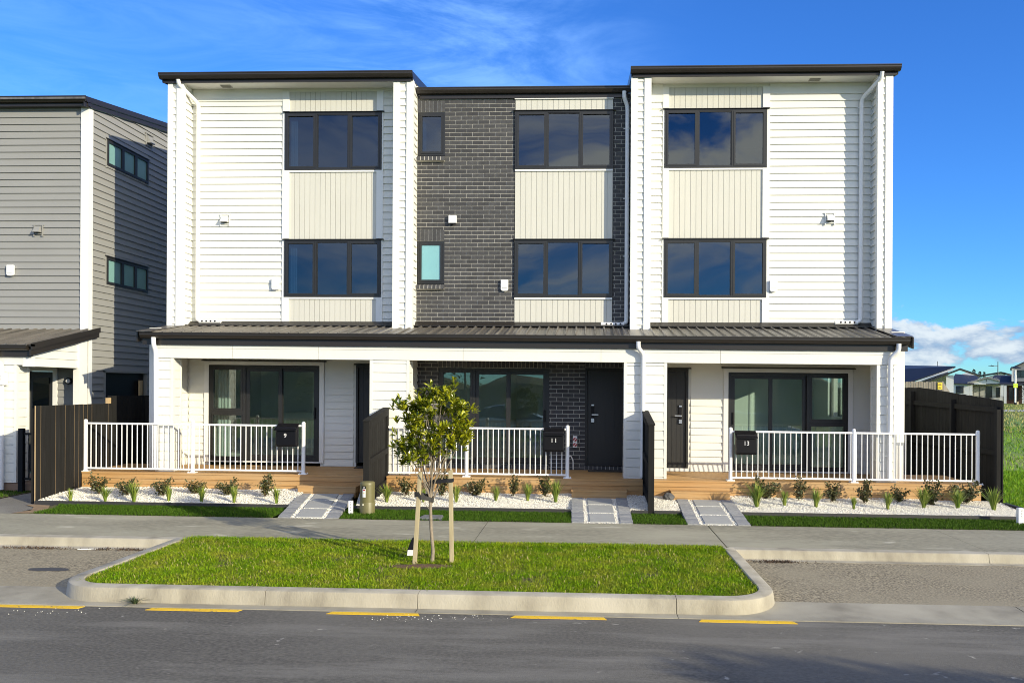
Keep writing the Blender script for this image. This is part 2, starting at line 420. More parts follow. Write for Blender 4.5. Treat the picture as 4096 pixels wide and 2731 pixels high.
def blades(pts, hmin, hmax, wmin, wmax, lean=0.5):
    """grass blades rooted at pts (n,3): returns verts and faces (quad + tip triangle each)"""
    n = len(pts)
    h = NP.uniform(hmin, hmax, n); w = NP.uniform(wmin, wmax, n)
    a = NP.uniform(0, 2 * np.pi, n); ld = NP.uniform(0, 2 * np.pi, n); ln = np.abs(NP.normal(0, lean, n)) * h
    wx, wy = np.cos(a) * w / 2, np.sin(a) * w / 2
    lx, ly = np.cos(ld) * ln, np.sin(ld) * ln
    V = np.zeros((n, 5, 3))
    V[:, 0] = pts + np.stack([-wx, -wy, np.zeros(n) - 0.005], 1)
    V[:, 1] = pts + np.stack([wx, wy, np.zeros(n) - 0.005], 1)
    V[:, 2] = pts + np.stack([wx * .8 + lx * .35, wy * .8 + ly * .35, h * .62], 1)
    V[:, 3] = pts + np.stack([-wx * .8 + lx * .35, -wy * .8 + ly * .35, h * .62], 1)
    V[:, 4] = pts + np.stack([lx, ly, h * np.clip(1 - (ln / h) ** 2 * .3, .4, 1)], 1)
    b = np.arange(n)[:, None] * 5
    return V.reshape(-1, 3), [b + np.array([[0, 1, 2, 3]]), b + np.array([[3, 2, 4]])]
def tilt_np(P):
    return -0.0055 * (np.clip(P[:, 0], -14, 10) + 1.3)

# profile mappings for cladding: (u along wall, d outward, z)
def FRONT(y0): return lambda u, d, z: (u, y0 - d, z)
def SIDE(x0, s): return lambda u, d, z: (x0 + s * d, u, z)      # s=+1 faces +X, -1 faces -X

def boards(mb, P, u0, u1, z0, z1, ref, cover=0.15, step=0.025, thick=0.030, top=None):
    """lapped weatherboards over u0..u1, z0..z1; joints at ref + k*cover; top(u) may cut the head to a slope"""
    k = math.floor((z0 - ref) / cover + 1e-6)
    while ref + k * cover < z1 - 1e-4:
        zb, zt = max(z0, ref + k * cover), min(z1, ref + (k + 1) * cover)
        k += 1
        if zt - zb < 0.004: continue
        db = thick; dt = thick - step * (zt - zb) / cover
        ua, ub = u0, u1
        za, zb2 = zt, zt
        if top:
            za, zb2 = min(zt, top(u0)), min(zt, top(u1))
            if za <= zb + 0.002 and zb2 <= zb + 0.002: continue
            if za <= zb + 0.002:
                t = (zb + 0.003 - top(u0)) / (top(u1) - top(u0)); ua = u0 + (u1 - u0) * t; za = zb + 0.003
            if zb2 <= zb + 0.002:
                t = (zb + 0.003 - top(u1)) / (top(u0) - top(u1)); ub = u1 + (u0 - u1) * t; zb2 = zb + 0.003
        mb.prism([P(ua, 0, zb), P(ua, db, zb), P(ua, dt, za), P(ua, 0, za)], [P(ub, 0, zb), P(ub, db, zb), P(ub, dt, zb2), P(ub, 0, zb2)])

def bricks(mb, P, u0, u1, z0, z1, ref, L=0.230, H=0.076, J=0.010, uref=0.0, d=0.012):
    """running-bond bricks (material 0) clipped to a rectangle, mortar backing (material 1)"""
    pu, pz = L + J, H + J
    k = math.floor((z0 - ref) / pz)
    mb.cur = 0
    while ref + k * pz < z1:
        za, zb = max(z0, ref + k * pz + J), min(z1, ref + (k + 1) * pz)
        sh = uref + (pu / 2 if k % 2 else 0)
        if zb - za > 0.008:
            i = math.floor((u0 - sh) / pu)
            while sh + i * pu < u1:
                a, b = max(u0, sh + i * pu + J), min(u1, sh + (i + 1) * pu)
                if b - a > 0.012:
                    e = random.uniform(-.0015, .0015)
                    mb.prism([P(a, 0, za), P(a, d + e, za), P(a, d + e, zb), P(a, 0, zb)], [P(b, 0, za), P(b, d + e, za), P(b, d + e, zb), P(b, 0, zb)])
                i += 1
        k += 1
    mb.cur = 1
    mb.prism([P(u0, -.06, z0), P(u0, d - .006, z0), P(u0, d - .006, z1), P(u0, -.06, z1)], [P(u1, -.06, z0), P(u1, d - .006, z0), P(u1, d - .006, z1), P(u1, -.06, z1)])
    mb.cur = 0

# ------------------------------------------------------------------ townhouse pieces
def frame_bars(mb, x0, x1, z0, z1, w, yf, yb):
    mb.box(x0, x1, yf, yb, z1 - w, z1); mb.box(x0, x1, yf, yb, z0, z0 + w)
    mb.box(x0, x0 + w, yf, yb, z0 + w, z1 - w); mb.box(x1 - w, x1, yf, yb, z0 + w, z1 - w)

def window3(parent, x0, x1, z0, z1, glass=None, room=True, curtain=False):
    """three-light aluminium window: awning sash, fixed light, awning sash"""
    W = x1 - x0
    m1, m2 = x0 + W * .325, x0 + W * .665
    mb = MB()
    frame_bars(mb, x0, x1, z0, z1, .036, -.050, .04)
    for m in (m1, m2): mb.box(m - .019, m + .019, -.049, .04, z0 + .036, z1 - .036)
    spans = [(x0 + .036, m1 - .019, .038), (m1 + .019, m2 - .019, .016), (m2 + .019, x1 - .036, .038)]
    for a, b, w in spans:
        frame_bars(mb, a + .002, b - .002, z0 + .038, z1 - .038, w, -.056 if w > .03 else -.038, .02)
    o = mb.build('window', ALU, parent)
    for a, b, w in spans:
        MB().box(a + w - .004, b - w + .004, -.022, -.016, z0 + .034 + w, z1 - .034 - w).build('pane', glass or GLASS_UP, o)
    MB().ext([(-.082, z1 + .004), (-.082, z1 + .014), (-.02, z1 + .034), (-.02, z1 + .004)], 'x', x0 - .035, x1 + .055).build('head_flashing', ALU, o)
    if room:
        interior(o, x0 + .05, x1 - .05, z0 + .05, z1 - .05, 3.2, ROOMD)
    if curtain:
        cb = MB()
        for i in range(4): cb.tube([(x0 + .10 + i * .035, .10, z0 + .05), (x0 + .10 + i * .035, .10, z1 - .05)], .022, 8)
        cb.build('curtain', CURT, o, smooth=True)
    return o

def interior(parent, x0, x1, z0, z1, depth, mt, extra=0.9):
    """the room behind an opening: floor, ceiling, back and side walls with real thickness"""
    a, b, c, d = x0 - extra, x1 + extra, max(z0 - 0.75, z0 - extra if z0 > 3 else z0), z1 + .18
    mb = MB(); t = .04
    mb.box(a, b, depth, depth + t, c, d)
    mb.box(a - t, a, .12, depth, c, d); mb.box(b, b + t, .12, depth, c, d)
    mb.box(a, b, .12, depth, c - t, c); mb.box(a, b, .12, depth, d, d + t)
    # inner face of the outside wall round the opening
    mb.box(a, x0 - .02, .085, .12, c, d); mb.box(x1 + .02, b, .085, .12, c, d)
    mb.box(x0 - .02, x1 + .02, .085, .12, z1 + .02, d)
    if z0 - c > .05: mb.box(x0 - .02, x1 + .02, .085, .12, c, z0 - .02)
    return mb.build('room_interior', mt, parent)

def small_window(parent, x0, x1, z0, z1, pane_mat):
    mb = MB(); frame_bars(mb, x0, x1, z0, z1, .045, -.012, .06)
    frame_bars(mb, x0 + .047, x1 - .047, z0 + .047, z1 - .047, .040, -.022, .03)
    o = mb.build('window', ALU, parent)
    MB().box(x0 + .083, x1 - .083, .0, .006, z0 + .083, z1 - .083).build('pane', pane_mat, o)
    return o

def panel(parent, x0, x1, z0, z1, pitch=.113, y=0.0):
    mb = MB()
    n = max(1, round((x1 - x0) / pitch)); w = (x1 - x0) / n
    mb.box(x0, x1, y + .002, y + .03, z0, z1)
    for i in range(n):
        mb.box(x0 + i * w + .0035, x0 + (i + 1) * w - .0035, y - .012, y + .002, z0, z1)
    return mb.build('shiplap_panel', BEIGE, parent)

def bay(parent, x0, x1, tl, tr, ztop, wins):
    """vertical bay: two windows, shiplap between, trim boards at both sides (tl, tr = (inner, outer) x)"""
    (l0, l1), (rr0, rr1) = tl, tr
    (za0, za1), (zb0, zb1) = wins          # upper, lower
    panel(parent, l1, rr0, za1 + .036, ztop)
    panel(parent, l1, rr0, zb1 + .036, za0 - .045)
    panel(parent, l1, rr0, 3.50, zb0 - .045)
    tb = MB()
    for (a, b) in ((l0, l1), (rr0, rr1)):
        if b - a < .02: continue
        for c, d in ((za1 + .036, ztop), (zb1 + .036, za0 - .005), (3.50, zb0 - .005)):
            tb.box(a, b, -.042, .02, c, d)
    for c in (za0, zb0):
        tb.box(l1 - .01 if l1 - l0 > .02 else l1, rr0 + .01 if rr1 - rr0 > .02 else rr0, -.040, .02, c - .043, c - .006)
    for c, d in ((za0, za1), (zb0, zb1)):
        if l1 - l0 > .02: tb.box(l0, x0 - .004, -.036, .02, c - .005, d + .03)
        if rr1 - rr0 > .02: tb.box(x1 + .004, rr1, -.036, .02, c - .005, d + .03)
    tb.build('trim_board', WTRIM, parent)

def gutter(parent, x0, x1, yb, z1, h=.115, w=.115, name='gutter', rb=0.0):
    """quad gutter with a rolled front lip, back face at yb"""
    prof = [(yb, z1 - .01), (yb - w + .012, z1 - .012), (yb - w + .012, z1), (yb - w - .004, z1), (yb - w - .004, z1 - .016), (yb - w + .004, z1 - .03), (yb - w + .004, z1 - .055),
            (yb - w + .018, z1 - .082), (yb - w + .042, z1 - h + .008), (yb - w + .05, z1 - h), (yb, z1 - h)]
    return MB().ext(prof, 'x', x0, x1).build(name, TRIMK, parent)

def hood_vent(parent, x, z, y=-.03, w=.2, mt=WTRIM):
    mb = MB(); h = w
    mb.box(x - w * .62, x + w * .62, y - .012, y + .02, z + h * .5, z + h * .5 + .018)
    mb.box(x - w * .5, x - w * .42, y - .018, y + .02, z - h * .62, z + h * .5); mb.box(x + w * .42, x + w * .5, y - .018, y + .02, z - h * .62, z + h * .5)
    mb.box(x - w * .42, x + w * .42, y - .014, y + .02, z - h * .5, z - h * .42)
    for sgn in (-1, 1): mb.box(x + sgn * w * .46 - .014, x + sgn * w * .46 + .014, y - .022, y + .02, z - h * .68, z - h * .56)
    o = mb.build('wall_vent', mt, parent)
    MB().prism([(x - w * .30, y, z + h * .40), (x + w * .30, y, z + h * .40), (x + w * .30, y - .03, z + h * .38), (x - w * .30, y - .03, z + h * .38)],
               [(x - w * .36, y, z - h * .26), (x + w * .36, y, z - h * .26), (x + w * .36, y - .115, z - h * .30), (x - w * .36, y - .115, z - h * .30)]).build('hood', mt, o)
    MB().box(x - w * .34, x + w * .34, y - .075, y - .002, z - h * .315, z - h * .30).build('vent_opening', BLACKM, o)
    return o

def alarm_box(parent, x, z, y=-.028):
    mb = MB()
    pr = [(x - .078, z + .118), (x + .078, z + .118), (x + .078, z - .085), (x + .06, z - .112), (x + .035, z - .12), (x - .035, z - .12), (x - .06, z - .112), (x - .078, z - .085)]
    mb.ext(pr, 'y', y - .058, y)
    o = mb.build('alarm_box', PVC, parent, bevel=.010)
    MB().box(x - .055, x + .055, y - .0605, y - .055, z - .055, z - .045).build('alarm_slot', mat('grey_plastic', (.3, .3, .32), .5), o)

def elbow_path(pts, r=.06, n=5):
    """round the corners of a polyline"""
    P = [Vector(p) for p in pts]; out = [P[0]]
    for i in range(1, len(P) - 1):
        a, b = (P[i - 1] - P[i]), (P[i + 1] - P[i])
        k = min(r, a.length * .45, b.length * .45)
        s, e = P[i] + a.normalized() * k, P[i] + b.normalized() * k
        for j in range(n + 1):
            t = j / n
            out.append(s * (1 - t) ** 2 + P[i] * 2 * t * (1 - t) + e * t * t)
    return out + [P[-1]]

def downpipe(parent, pts, r=.040, brackets=(), yw=0.0):
    o = MB().tube(elbow_path(pts, .09), r, 14).build('downpipe', PVC, parent, smooth=True)
    for (x, z, y) in brackets:
        b = MB(); b.tube([(x, y, z - .012), (x, y, z + .012)], r + .006, 14); b.box(x - r - .035, x + .01, y - .006, y + .006, z - .006, z + .006)
        b.box(x - .008, x + .008, y, yw, z - .008, z + .008)
        b.build('pipe_bracket', PVC, o, smooth=True)
    return o
def spreader(pipe, x0, x1, y, z, r=.045):
    """horizontal outlet pipe with four holes facing the street"""
    MB().tube([(x0, y, z), (x1, y, z)], r, 16).build('spreader_pipe', PVC, pipe, smooth=True)
    for i in range(4):
        x = x0 + (x1 - x0) * (.16 + .20 * i)
        MB().tube([(x, y - r - .003, z + .008), (x, y - r + .012, z + .008)], .019, 12).build('spreader_hole', BLACKM, pipe)

def corner_column(parent, x0, x1, y0, y1, z0, z1, name='porch_column'):
    """square clad column: grooved boards between corner boards"""
    mb = MB(); c = .055
    mb.box(x0 + .022, x1 - .022, y0 + .022, y1 - .022, z0, z1)
    for xa, xb in ((x0, x0 + c), (x1 - c, x1)):
        mb.box(xa, xb, y0, y0 + c, z0, z1); mb.box(xa, xb, y1 - c, y1, z0, z1)
    z = z0 + .04
    zz = [z0]
    while z < z1 - .02: zz.append(z); z += .176
    zz.append(z1)
    for a, b in zip(zz, zz[1:]):
        mb.ext([(y0 + .024, a), (y0 + .002, a + .001), (y0 + .009, b - .012), (y0 + .024, b - .010)], 'x', x0 + c - .002, x1 - c + .002)
        mb.ext([(x0 + .024, a), (x0 + .002, a + .001), (x0 + .009, b - .012), (x0 + .024, b - .010)], 'y', y0 + c - .002, y1 - c + .002)
        mb.ext([(x1 - .024, a), (x1 - .002, a + .001), (x1 - .009, b - .012), (x1 - .024, b - .010)], 'y', y0 + c - .002, y1 - c + .002)
    return mb.build(name, WHITE, parent)

YC0, YC1, YB = -1.42, -1.08, -1.43         # column front / back
ZD = 0.464                                 # deck level at the wall

def porch_roof(parent, x0, x1, left_end=False, right_end=False):
    """trapezoidal steel sheet falling from the wall to the gutter"""
    zt, zb, yt, yb = 3.435, 3.150, -.02, -1.575
    mb = MB(); xs = []; x = x0
    k = math.ceil(x0 / .19)
    pts = [(x0, 0)]
    while True:
        c = k * .19
        if c + .03 > x1 - .005: break
        if c - .03 > x0 + .005:
            pts += [(c - .026, 0), (c - .012, .030), (c + .012, .030), (c + .026, 0), (c + .085, 0), (c + .09, .004), (c + .10, .004), (c + .105, 0)] if c + .11 < x1 - .005 else [(c - .026, 0), (c - .012, .030), (c + .012, .030), (c + .026, 0)]
        k += 1
    pts.append((x1, 0))
    top = [(x, yt, zt + h) for x, h in pts]; bot = [(x, yb, zb + h) for x, h in pts]
    n = len(pts)
    und = [(x, yt, zt - .012) for x, h in pts]; unb = [(x, yb, zb - .012) for x, h in pts]
    mb.v = top + bot + und + unb
    mb.f = [(i, i + 1, n + i + 1, n + i) for i in range(n - 1)] + [(2 * n + i, 3 * n + i, 3 * n + i + 1, 2 * n + i + 1) for i in range(n - 1)]
    mb.f += [(n + i, n + i + 1, 3 * n + i + 1, 3 * n + i) for i in range(n - 1)]
    mb.m = [0] * len(mb.f)
    # flashing against the wall and screws
    kk = math.ceil((x0 + .05) / .19)
    while kk * .19 < x1 - .05:
        for t in (.12, .5, .93): mb.lathe((kk * .19, yt + (yb - yt) * t, zt + (zb - zt) * t + .029), [(.012, 0), (.010, .007), (.003, .010)], 6)
        kk += 1
    o = mb.build('porch_roof', ROOF, parent)
    f = MB(); f.prism([(x0, -.03, zt + .10), (x0, -.055, zt + .10), (x0, -.20, zt + .012), (x0, -.20, zt - .002)], [(x1, -.03, zt + .10), (x1, -.055, zt + .10), (x1, -.20, zt + .012), (x1, -.20, zt - .002)])
    f.build('apron_flashing', TRIMK, o)
    for flag, xe, s in ((left_end, x0, -1), (right_end, x1, 1)):
        if flag:
            a, b = xe - .16 * (s < 0) * 0, xe
            e = MB()
            xa, xb = (xe - .10, xe + .26) if s < 0 else (xe - .26, xe + .10)
            e.prism([(xa, -.02, zt + .036), (xb, -.02, zt + .036), (xb, -.02, zt + .044), (xa, -.02, zt + .044)],
                    [(xa + (.06 if s < 0 else 0), yb - .06, zb + .030), (xb - (0 if s < 0 else .06), yb - .06, zb + .030), (xb - (0 if s < 0 else .06), yb - .06, zb + .038), (xa + (.06 if s < 0 else 0), yb - .06, zb + .038)])
            e.build('barge_flashing', ROOF, o)
            g = MB(); xo = xe + s * .085
            g.prism([(xo - .012, -.02, zt - .17), (xo + .012, -.02, zt - .17), (xo + .012, -.02, zt + .037), (xo - .012, -.02, zt + .037)],
                    [(xo - .012, yb + .06, zb - .18), (xo + .012, yb + .06, zb - .18), (xo + .012, yb + .06, zb + .03), (xo - .012, yb + .06, zb + .03)])
            g.build('barge_board', TRIMK, o)
    return o

def beam(parent, x0, x1, joints=()):
    mb = MB(); zb, zt = 2.668, 3.06
    edges = [x0] + list(joints) + [x1]
    for a, b in zip(edges, edges[1:]):
        a2, b2 = a + (.003 if a != x0 else 0), b - (.003 if b != x1 else 0)
        mb.box(a2, b2, YB, YB + .04, zb, 2.850); mb.box(a2, b2, YB + .012, YB + .04, 2.850, 2.860); mb.box(a2, b2, YB + .001, YB + .04, 2.860, zt)
    mb.box(x0, x1, YB + .04, YC1, zb + .004, zt)
    return mb.build('porch_beam', WHITE, parent)

def eaves(parent, x0, x1):
    f = MB(); f.box(x0, x1, -1.475, -1.445, 2.925, 3.13); f.build('fascia', TRIMK, parent)
    gutter(parent, x0, x1, -1.477, 3.165, .12, .125)
    s = MB(); s.box(x0, x1, YC1 + .002, -.03, 2.742, 2.77); s.build('porch_ceiling', SOFF, parent)

def front_door(parent, x0, x1, hinge_right, zb=.54, zt=2.60, y=0.0):
    mb = MB()
    mb.box(x0, x0 + .045, y - .04, y + .08, zb, zt); mb.box(x1 - .045, x1, y - .04, y + .08, zb, zt); mb.box(x0 + .045, x1 - .045, y - .04, y + .08, zt - .045, zt)
    w = (x1 - x0 - .1) / 8
    for i in range(8): mb.box(x0 + .05 + i * w + .003, x0 + .05 + (i + 1) * w - .003, y + .0, y + .045, zb + .06, zt - .05)
    mb.box(x0 + .05, x1 - .05, y + .006, y + .045, zb + .005, zt - .048)
    o = mb.build('front_door', DOORM, parent)
    hx = x0 + .16 if hinge_right else x1 - .16
    s = 1 if hinge_right else -1
    h = MB(); h.box(hx - .02 if s > 0 else hx - .12, hx + .12 if s > 0 else hx + .02, y - .065, y - .045, 1.60, 1.628); h.box(hx - .01, hx + .01, y - .05, y + .0, 1.602, 1.626)
    h.build('door_handle', CHROME, o, bevel=.004)
    l = MB(); l.box(hx - .033, hx + .033, y - .025, y, 1.44, 1.84); l.build('lock_body', BLACKM, o, bevel=.006)
    MB().box(hx - .03, hx + .03, y - .032, y - .024, 1.455, 1.535).build('lock_plate', CHROME, o)
    MB().box(hx - .028, hx + .028, y - .032, y - .024, 1.80, 1.83).build('lock_keypad', CHROME, o)
    return o

def glazed_door(parent, x0, x1, mulls, transom_side, zb, zt, zr, room_extra=None, curtain=None, y=0.0, side_open=None):
    """one fixed light with a transom beside a two-leaf slider; mulls = x of the two mullions"""
    mb = MB(); w = .055
    frame_bars(mb, x0, x1, zb, zt, w, y - .045, y + .06)
    a, b = mulls
    fx = (x0 + w, a - .03) if transom_side < 0 else (b + .03, x1 - w)
    lv = (a + .03, x1 - w) if transom_side < 0 else (x0 + w, b - .03)
    bigm = a if transom_side < 0 else b
    midm = b if transom_side < 0 else a
    mb.box(bigm - .03, bigm + .03, y - .044, y + .06, zb + w, zt - w)
    mb.box(fx[0], fx[1], y - .040, y + .05, zr - .035, zr + .035)
    frame_bars(mb, fx[0] + .002, fx[1] - .002, zr + .037, zt - w - .002, .045, y - .050, y + .02)
    frame_bars(mb, fx[0] + .002, fx[1] - .002, zb + w + .002, zr - .037, .03, y - .034, y + .02)
    frame_bars(mb, lv[0] + .002, midm + .03, zb + w + .002, zt - w - .002, .075, y - .020, y + .012)
    frame_bars(mb, midm - .03, lv[1] - .002, zb + w + .002, zt - w - .002, .075, y + .016, y + .045)
    o = mb.build('glazed_door', ALU, parent)
    for p, q, c, d, yy in ((fx[0] + .04, fx[1] - .04, zr + .075, zt - w - .04, -.02), (fx[0] + .025, fx[1] - .025, zb + w + .025, zr - .06, -.016),
                           (lv[0] + .07, midm - .04, zb + w + .07, zt - w - .07, -.006), (midm + .04, lv[1] - .07, zb + w + .07, zt - w - .07, .028)):
        MB().box(p, q, y + yy, y + yy + .006, c, d).build('pane', GLASS_DN, o)
    hx = lv[0] + .04 if transom_side > 0 else lv[1] - .04
    MB().box(hx - .016, hx + .016, y - .06, y - .018, 1.45, 1.70).build('pull_handle', BLACKM, o, bevel=.006)
    r = MB(); aa, bb, t, dp = x0 - .9, x1 + .5, .04, 4.2
    r.box(aa, bb, dp, dp + t, zb, 2.9); r.box(aa - t, aa, .12, dp, zb, 2.9); 
    if side_open:
        p_, q_, c_, d_ = side_open
        r.box(bb, bb + t, .12, p_, zb, 2.9); r.box(bb, bb + t, q_, dp, zb, 2.9); r.box(bb, bb + t, p_, q_, zb, c_); r.box(bb, bb + t, p_, q_, d_, 2.9)
    else: r.box(bb, bb + t, .12, dp, zb, 2.9)
    r.box(aa, bb, .12, dp, zb - t, zb); r.box(aa, bb, .12, dp, 2.9, 2.9 + t)
    r.box(aa, x0, .085, .12, zb, 2.9); r.box(x1, bb, .085, .12, zb, 2.9); r.box(x0, x1, .085, .12, zt + .01, 2.9)
    if room_extra: room_extra(r, zb)
    r.build('room_interior', ROOMW, o)
    if curtain:
        for (ca, cb) in curtain:
            c = MB(); n = int((cb - ca) / .07)
            for i in range(n): c.tube([(ca + (i + .5) * .07, .20 + .012 * (i % 2), zb + .02), (ca + (i + .5) * .07, .20 + .012 * (i % 2), zt)], .037, 8)
            c.build('curtain', CURT, o, smooth=True)
    return o

def door_trim(parent, x0, x1, z0, z1, w=.10, flash=True):
    mb = MB(); mb.box(x0 - w, x0 - .003, -.045, .02, z0 - .03, z1 + .08); mb.box(x1 + .003, x1 + w, -.045, .02, z0 - .03, z1 + .08)
    mb.box(x0 - .003, x1 + .003, -.045, .02, z1 + .004, z1 + .08)
    mb.box(x0 - .003, x1 + .003, -.05, .06, z0 - .03, z0 - .004)
    o = mb.build('door_trim', WTRIM, parent)
    if flash:
        MB().ext([(-.095, z1 + .082), (-.095, z1 + .094), (-.02, z1 + .115), (-.02, z1 + .082)], 'x', x0 - w - .045, x1 + w + .045).build('head_flashing', ALU, o)

def fin(parent, x0, x1, inner, zb, zt, wide):
    """side wall of a tower running forward of the recessed wall; inner = +1 when its inner face looks to +X"""
    mb = MB(); yf = -.43
    mb.box(x0 + .03, x1 - .03, yf + .03, .2, zb, zt)
    core = mb.build('fin_wall', WHITE, parent)
    c = MB()
    if wide:      # wide fin: corner board, strip of weatherboard, corner board
        c.box(x0, x0 + .105, yf, yf + .11, zb, zt); c.box(x1 - .145, x1, yf, yf + .11, zb, zt)
        b = MB(); boards(b, FRONT(yf + .042), x0 + .105, x1 - .145, zb, zt, 7.95); b.build('weatherboards', WHITE, core)
    else:
        c.box(x0, x0 + .13, yf, yf + .11, zb, zt); c.box(x1 - .14, x1, yf, yf + .11, zb, zt)
        b = MB(); boards(b, FRONT(yf + .042), x0 + .13, x1 - .14, zb, zt, 7.95); b.build('weatherboards', WHITE, core)
    c.build('corner_board', WTRIM, core)
    b = MB()
    ix = x1 - .03 if inner > 0 else x0 + .03
    boards(b, SIDE(ix, inner), yf + .11, -.004, zb, zt, 7.95); b.build('weatherboards', WHITE, core); b = MB()
    ox = x0 + .03 if inner > 0 else x1 - .03
    boards(b, SIDE(ox, -inner), yf + .11, .2, zb, zt, 7.95)
    b.build('weatherboards', WHITE, core)
    return core

def upper_roof(parent, x0, x1, gy, gz, depth=9.0, slope=.155, barge=(True, True), fasc_drop=.165):
    """mono-pitch roof rising away from the street with fascia and gutter"""
    o = MB().prism([(x0 + .02, gy + .05, gz + .01), (x1 - .02, gy + .05, gz + .01), (x1 - .02, gy + .05, gz - .03), (x0 + .02, gy + .05, gz - .03)],
                   [(x0 + .02, gy + depth, gz + .01 + slope * depth), (x1 - .02, gy + depth, gz + .01 + slope * depth), (x1 - .02, gy + depth, gz - .03 + slope * depth), (x0 + .02, gy + depth, gz - .03 + slope * depth)]).build('upper_roof', ROOF, parent)
    for on, xe in ((barge[0], x0 + .03), (barge[1], x1 - .03)):
        if not on: continue
        MB().prism([(xe - .012, gy + .14, gz - .15), (xe + .012, gy + .14, gz - .15), (xe + .012, gy + .10, gz + .03), (xe - .012, gy + .10, gz + .03)],
                   [(xe - .012, gy + depth, gz - .15 + slope * depth), (xe + .012, gy + depth, gz - .15 + slope * depth), (xe + .012, gy + depth, gz + .03 + slope * depth), (xe - .012, gy + depth, gz + .03 + slope * depth)]).build('barge_board', TRIMK, o)
    gutter(parent, x0, x1, gy + .115, gz + .012, .115, .115)
    MB().box(x0 + .05, x1 - .05, gy + .118, gy + .145, gz - fasc_drop, gz - .005).build('fascia', TRIMK, parent)
    return o

def soffit_vent(parent, x, y, z):
    mb = MB(); mb.box(x - .11, x + .11, y - .07, y + .07, z - .012, z)
    for i in range(5): mb.box(x - .095, x + .095, y - .055 + i * .025, y - .045 + i * .025, z - .018, z - .012)
    mb.build('soffit_vent', mat('vent_grille', (.36, .35, .33), .6), parent)

def shell(parent, x0, x1, zt, slope=True, depth=8.6, side_win=None):
    """plain rear body so that the house has its full depth"""
    mb = MB()
    zs = lambda y: zt + .155 * (y + .58) - .07
    mb.box(x0 + .1, x1 - .1, depth - .12, depth, .0, zs(depth)); mb.build('rear_wall', WHITE, parent)
    for xe, s in ((x0, 1), (x1, -1)):
        xa, xb = sorted((xe + s * .001, xe + s * .10)); m = MB()
        if side_win and s < 0:
            a, b, c, d = side_win
            m.box(xa, xb, .201, a, .0, d); m.box(xa, xb, b, depth, .0, d); m.box(xa, xb, a, b, .0, c); m.ext([(.201, d), (depth, d), (depth, zs(depth)), (.201, zs(.201))], 'x', xa, xb)
            o = m.build('side_wall', WHITE, parent)
            MB().box((xa + xb) / 2 - .003, (xa + xb) / 2 + .003, a, b, c, d).build('pane', GLASS_DN, o)
        else:
            m.ext([(.201, 0), (depth, 0), (depth, zs(depth)), (.201, zs(.201))], 'x', xa, xb); m.build('side_wall', WHITE, parent)

WU, WL = (6.735, 7.945), (4.055, 5.250)

# ================================================================== townhouse 9 (left)
h9 = thing('townhouse', 'white weatherboard townhouse with tower beside the grey house, porch and letterbox number 9', 'townhouse', (-6.1, 0, ZD), 'terraced townhouses')
X0, X1 = -8.70, -3.56
fin(h9, X0, -8.37, +1, 3.30, 8.47, True)
fin(h9, -3.975, X1, -1, 3.30, 8.47, False)
w = MB(); boards(w, FRONT(0), -8.40, -6.43, 3.50, 8.46, 7.95); boards(w, FRONT(0), -4.28, -3.945, 3.50, 8.46, 7.95)
w.box(-8.70, -6.45, .0, .08, 3.2, 8.5); w.box(-4.27, -3.56, .0, .08, 3.2, 8.5)
w.box(-6.45, -6.37, .03, .08, 3.2, 8.5); w.box(-4.325, -4.27, .03, .08, 3.2, 8.5)
w.box(-6.44, -4.27, -.02, .08, 8.395, 8.47); w.build('weatherboard_wall', WHITE, h9)
MB().box(-8.40, -6.43, -.034, .0, 8.20, 8.455).build('frieze_board', WHITE, h9)
bay(h9, -6.378, -4.315, (-6.43, -6.285), (-4.42, -4.28), 8.40, (WU, WL))
window3(h9, -6.378, -4.315, *WU, curtain=True)
window3(h9, -6.378, -4.315, *WL, curtain=True)
s = MB(); s.box(-8.38, -3.97, -.435, -.002, 8.46, 8.49); so_ = s.build('soffit', SOFF, h9); soffit_vent(so_, -7.57, -.2, 8.46)
upper_roof(h9, -8.83, -3.55, -.58, 8.60)
hood_vent(h9, -7.655, 5.69)
alarm_box(h9, -6.56, 4.32)
p = downpipe(h9, [(-8.45, -.50, 8.50), (-8.45, -.46, 8.40), (-8.22, -.09, 8.13), (-8.22, -.09, 3.56), (-8.12, -.10, 3.53)], .042, [(-8.22, 7.90, -.09), (-8.22, 6.55, -.09), (-8.22, 5.2, -.09), (-8.22, 4.0, -.09)])
spreader(p, -8.16, -7.70, -.11, 3.525)
MB().box(-8.70, -3.56, -.02, .08, 2.70, 3.5).build('storey_band', WHITE, h9)
# ground floor
gw = MB(); boards(gw, FRONT(0), -8.42, -8.10, ZD, 2.75, .47); boards(gw, FRONT(0), -5.50, -4.885, ZD, 2.75, .47)
boards(gw, FRONT(0), -8.10, -5.50, 2.665, 2.75, .47); boards(gw, FRONT(0), -4.885, -3.72, 2.64, 2.75, .47)
gw.box(-8.70, -7.99, .0, .085, .3, 2.75); gw.box(-5.60, -4.83, .0, .085, .3, 2.75); gw.box(-3.93, -3.56, .0, .085, .3, 2.75); gw.box(-7.99, -5.60, .0, .085, 2.58, 2.75); gw.box(-4.83, -3.93, .0, .085, 2.6, 2.75)
gw.build('ground_floor_wall', WHITE, h9)
def room9(r, zb):
    r.box(-6.6, -6.5, 2.4, 4.2, zb, 2.9)
    r.box(-7.9, -7.0, 3.6, 4.2, zb, zb + .9)
glazed_door(h9, -7.985, -5.615, (-7.222, -6.450), -1, .553, 2.576, 1.578, room9, [(-7.90, -7.62)])
door_trim(h9, -7.985, -5.615, .553, 2.576)
front_door(h9, -4.832, -3.93, False)
MB().ext([(-.085, 2.604), (-.085, 2.616), (-.02, 2.635), (-.02, 2.604)], 'x', -4.87, -3.9).build('head_flashing', ALU, h9)
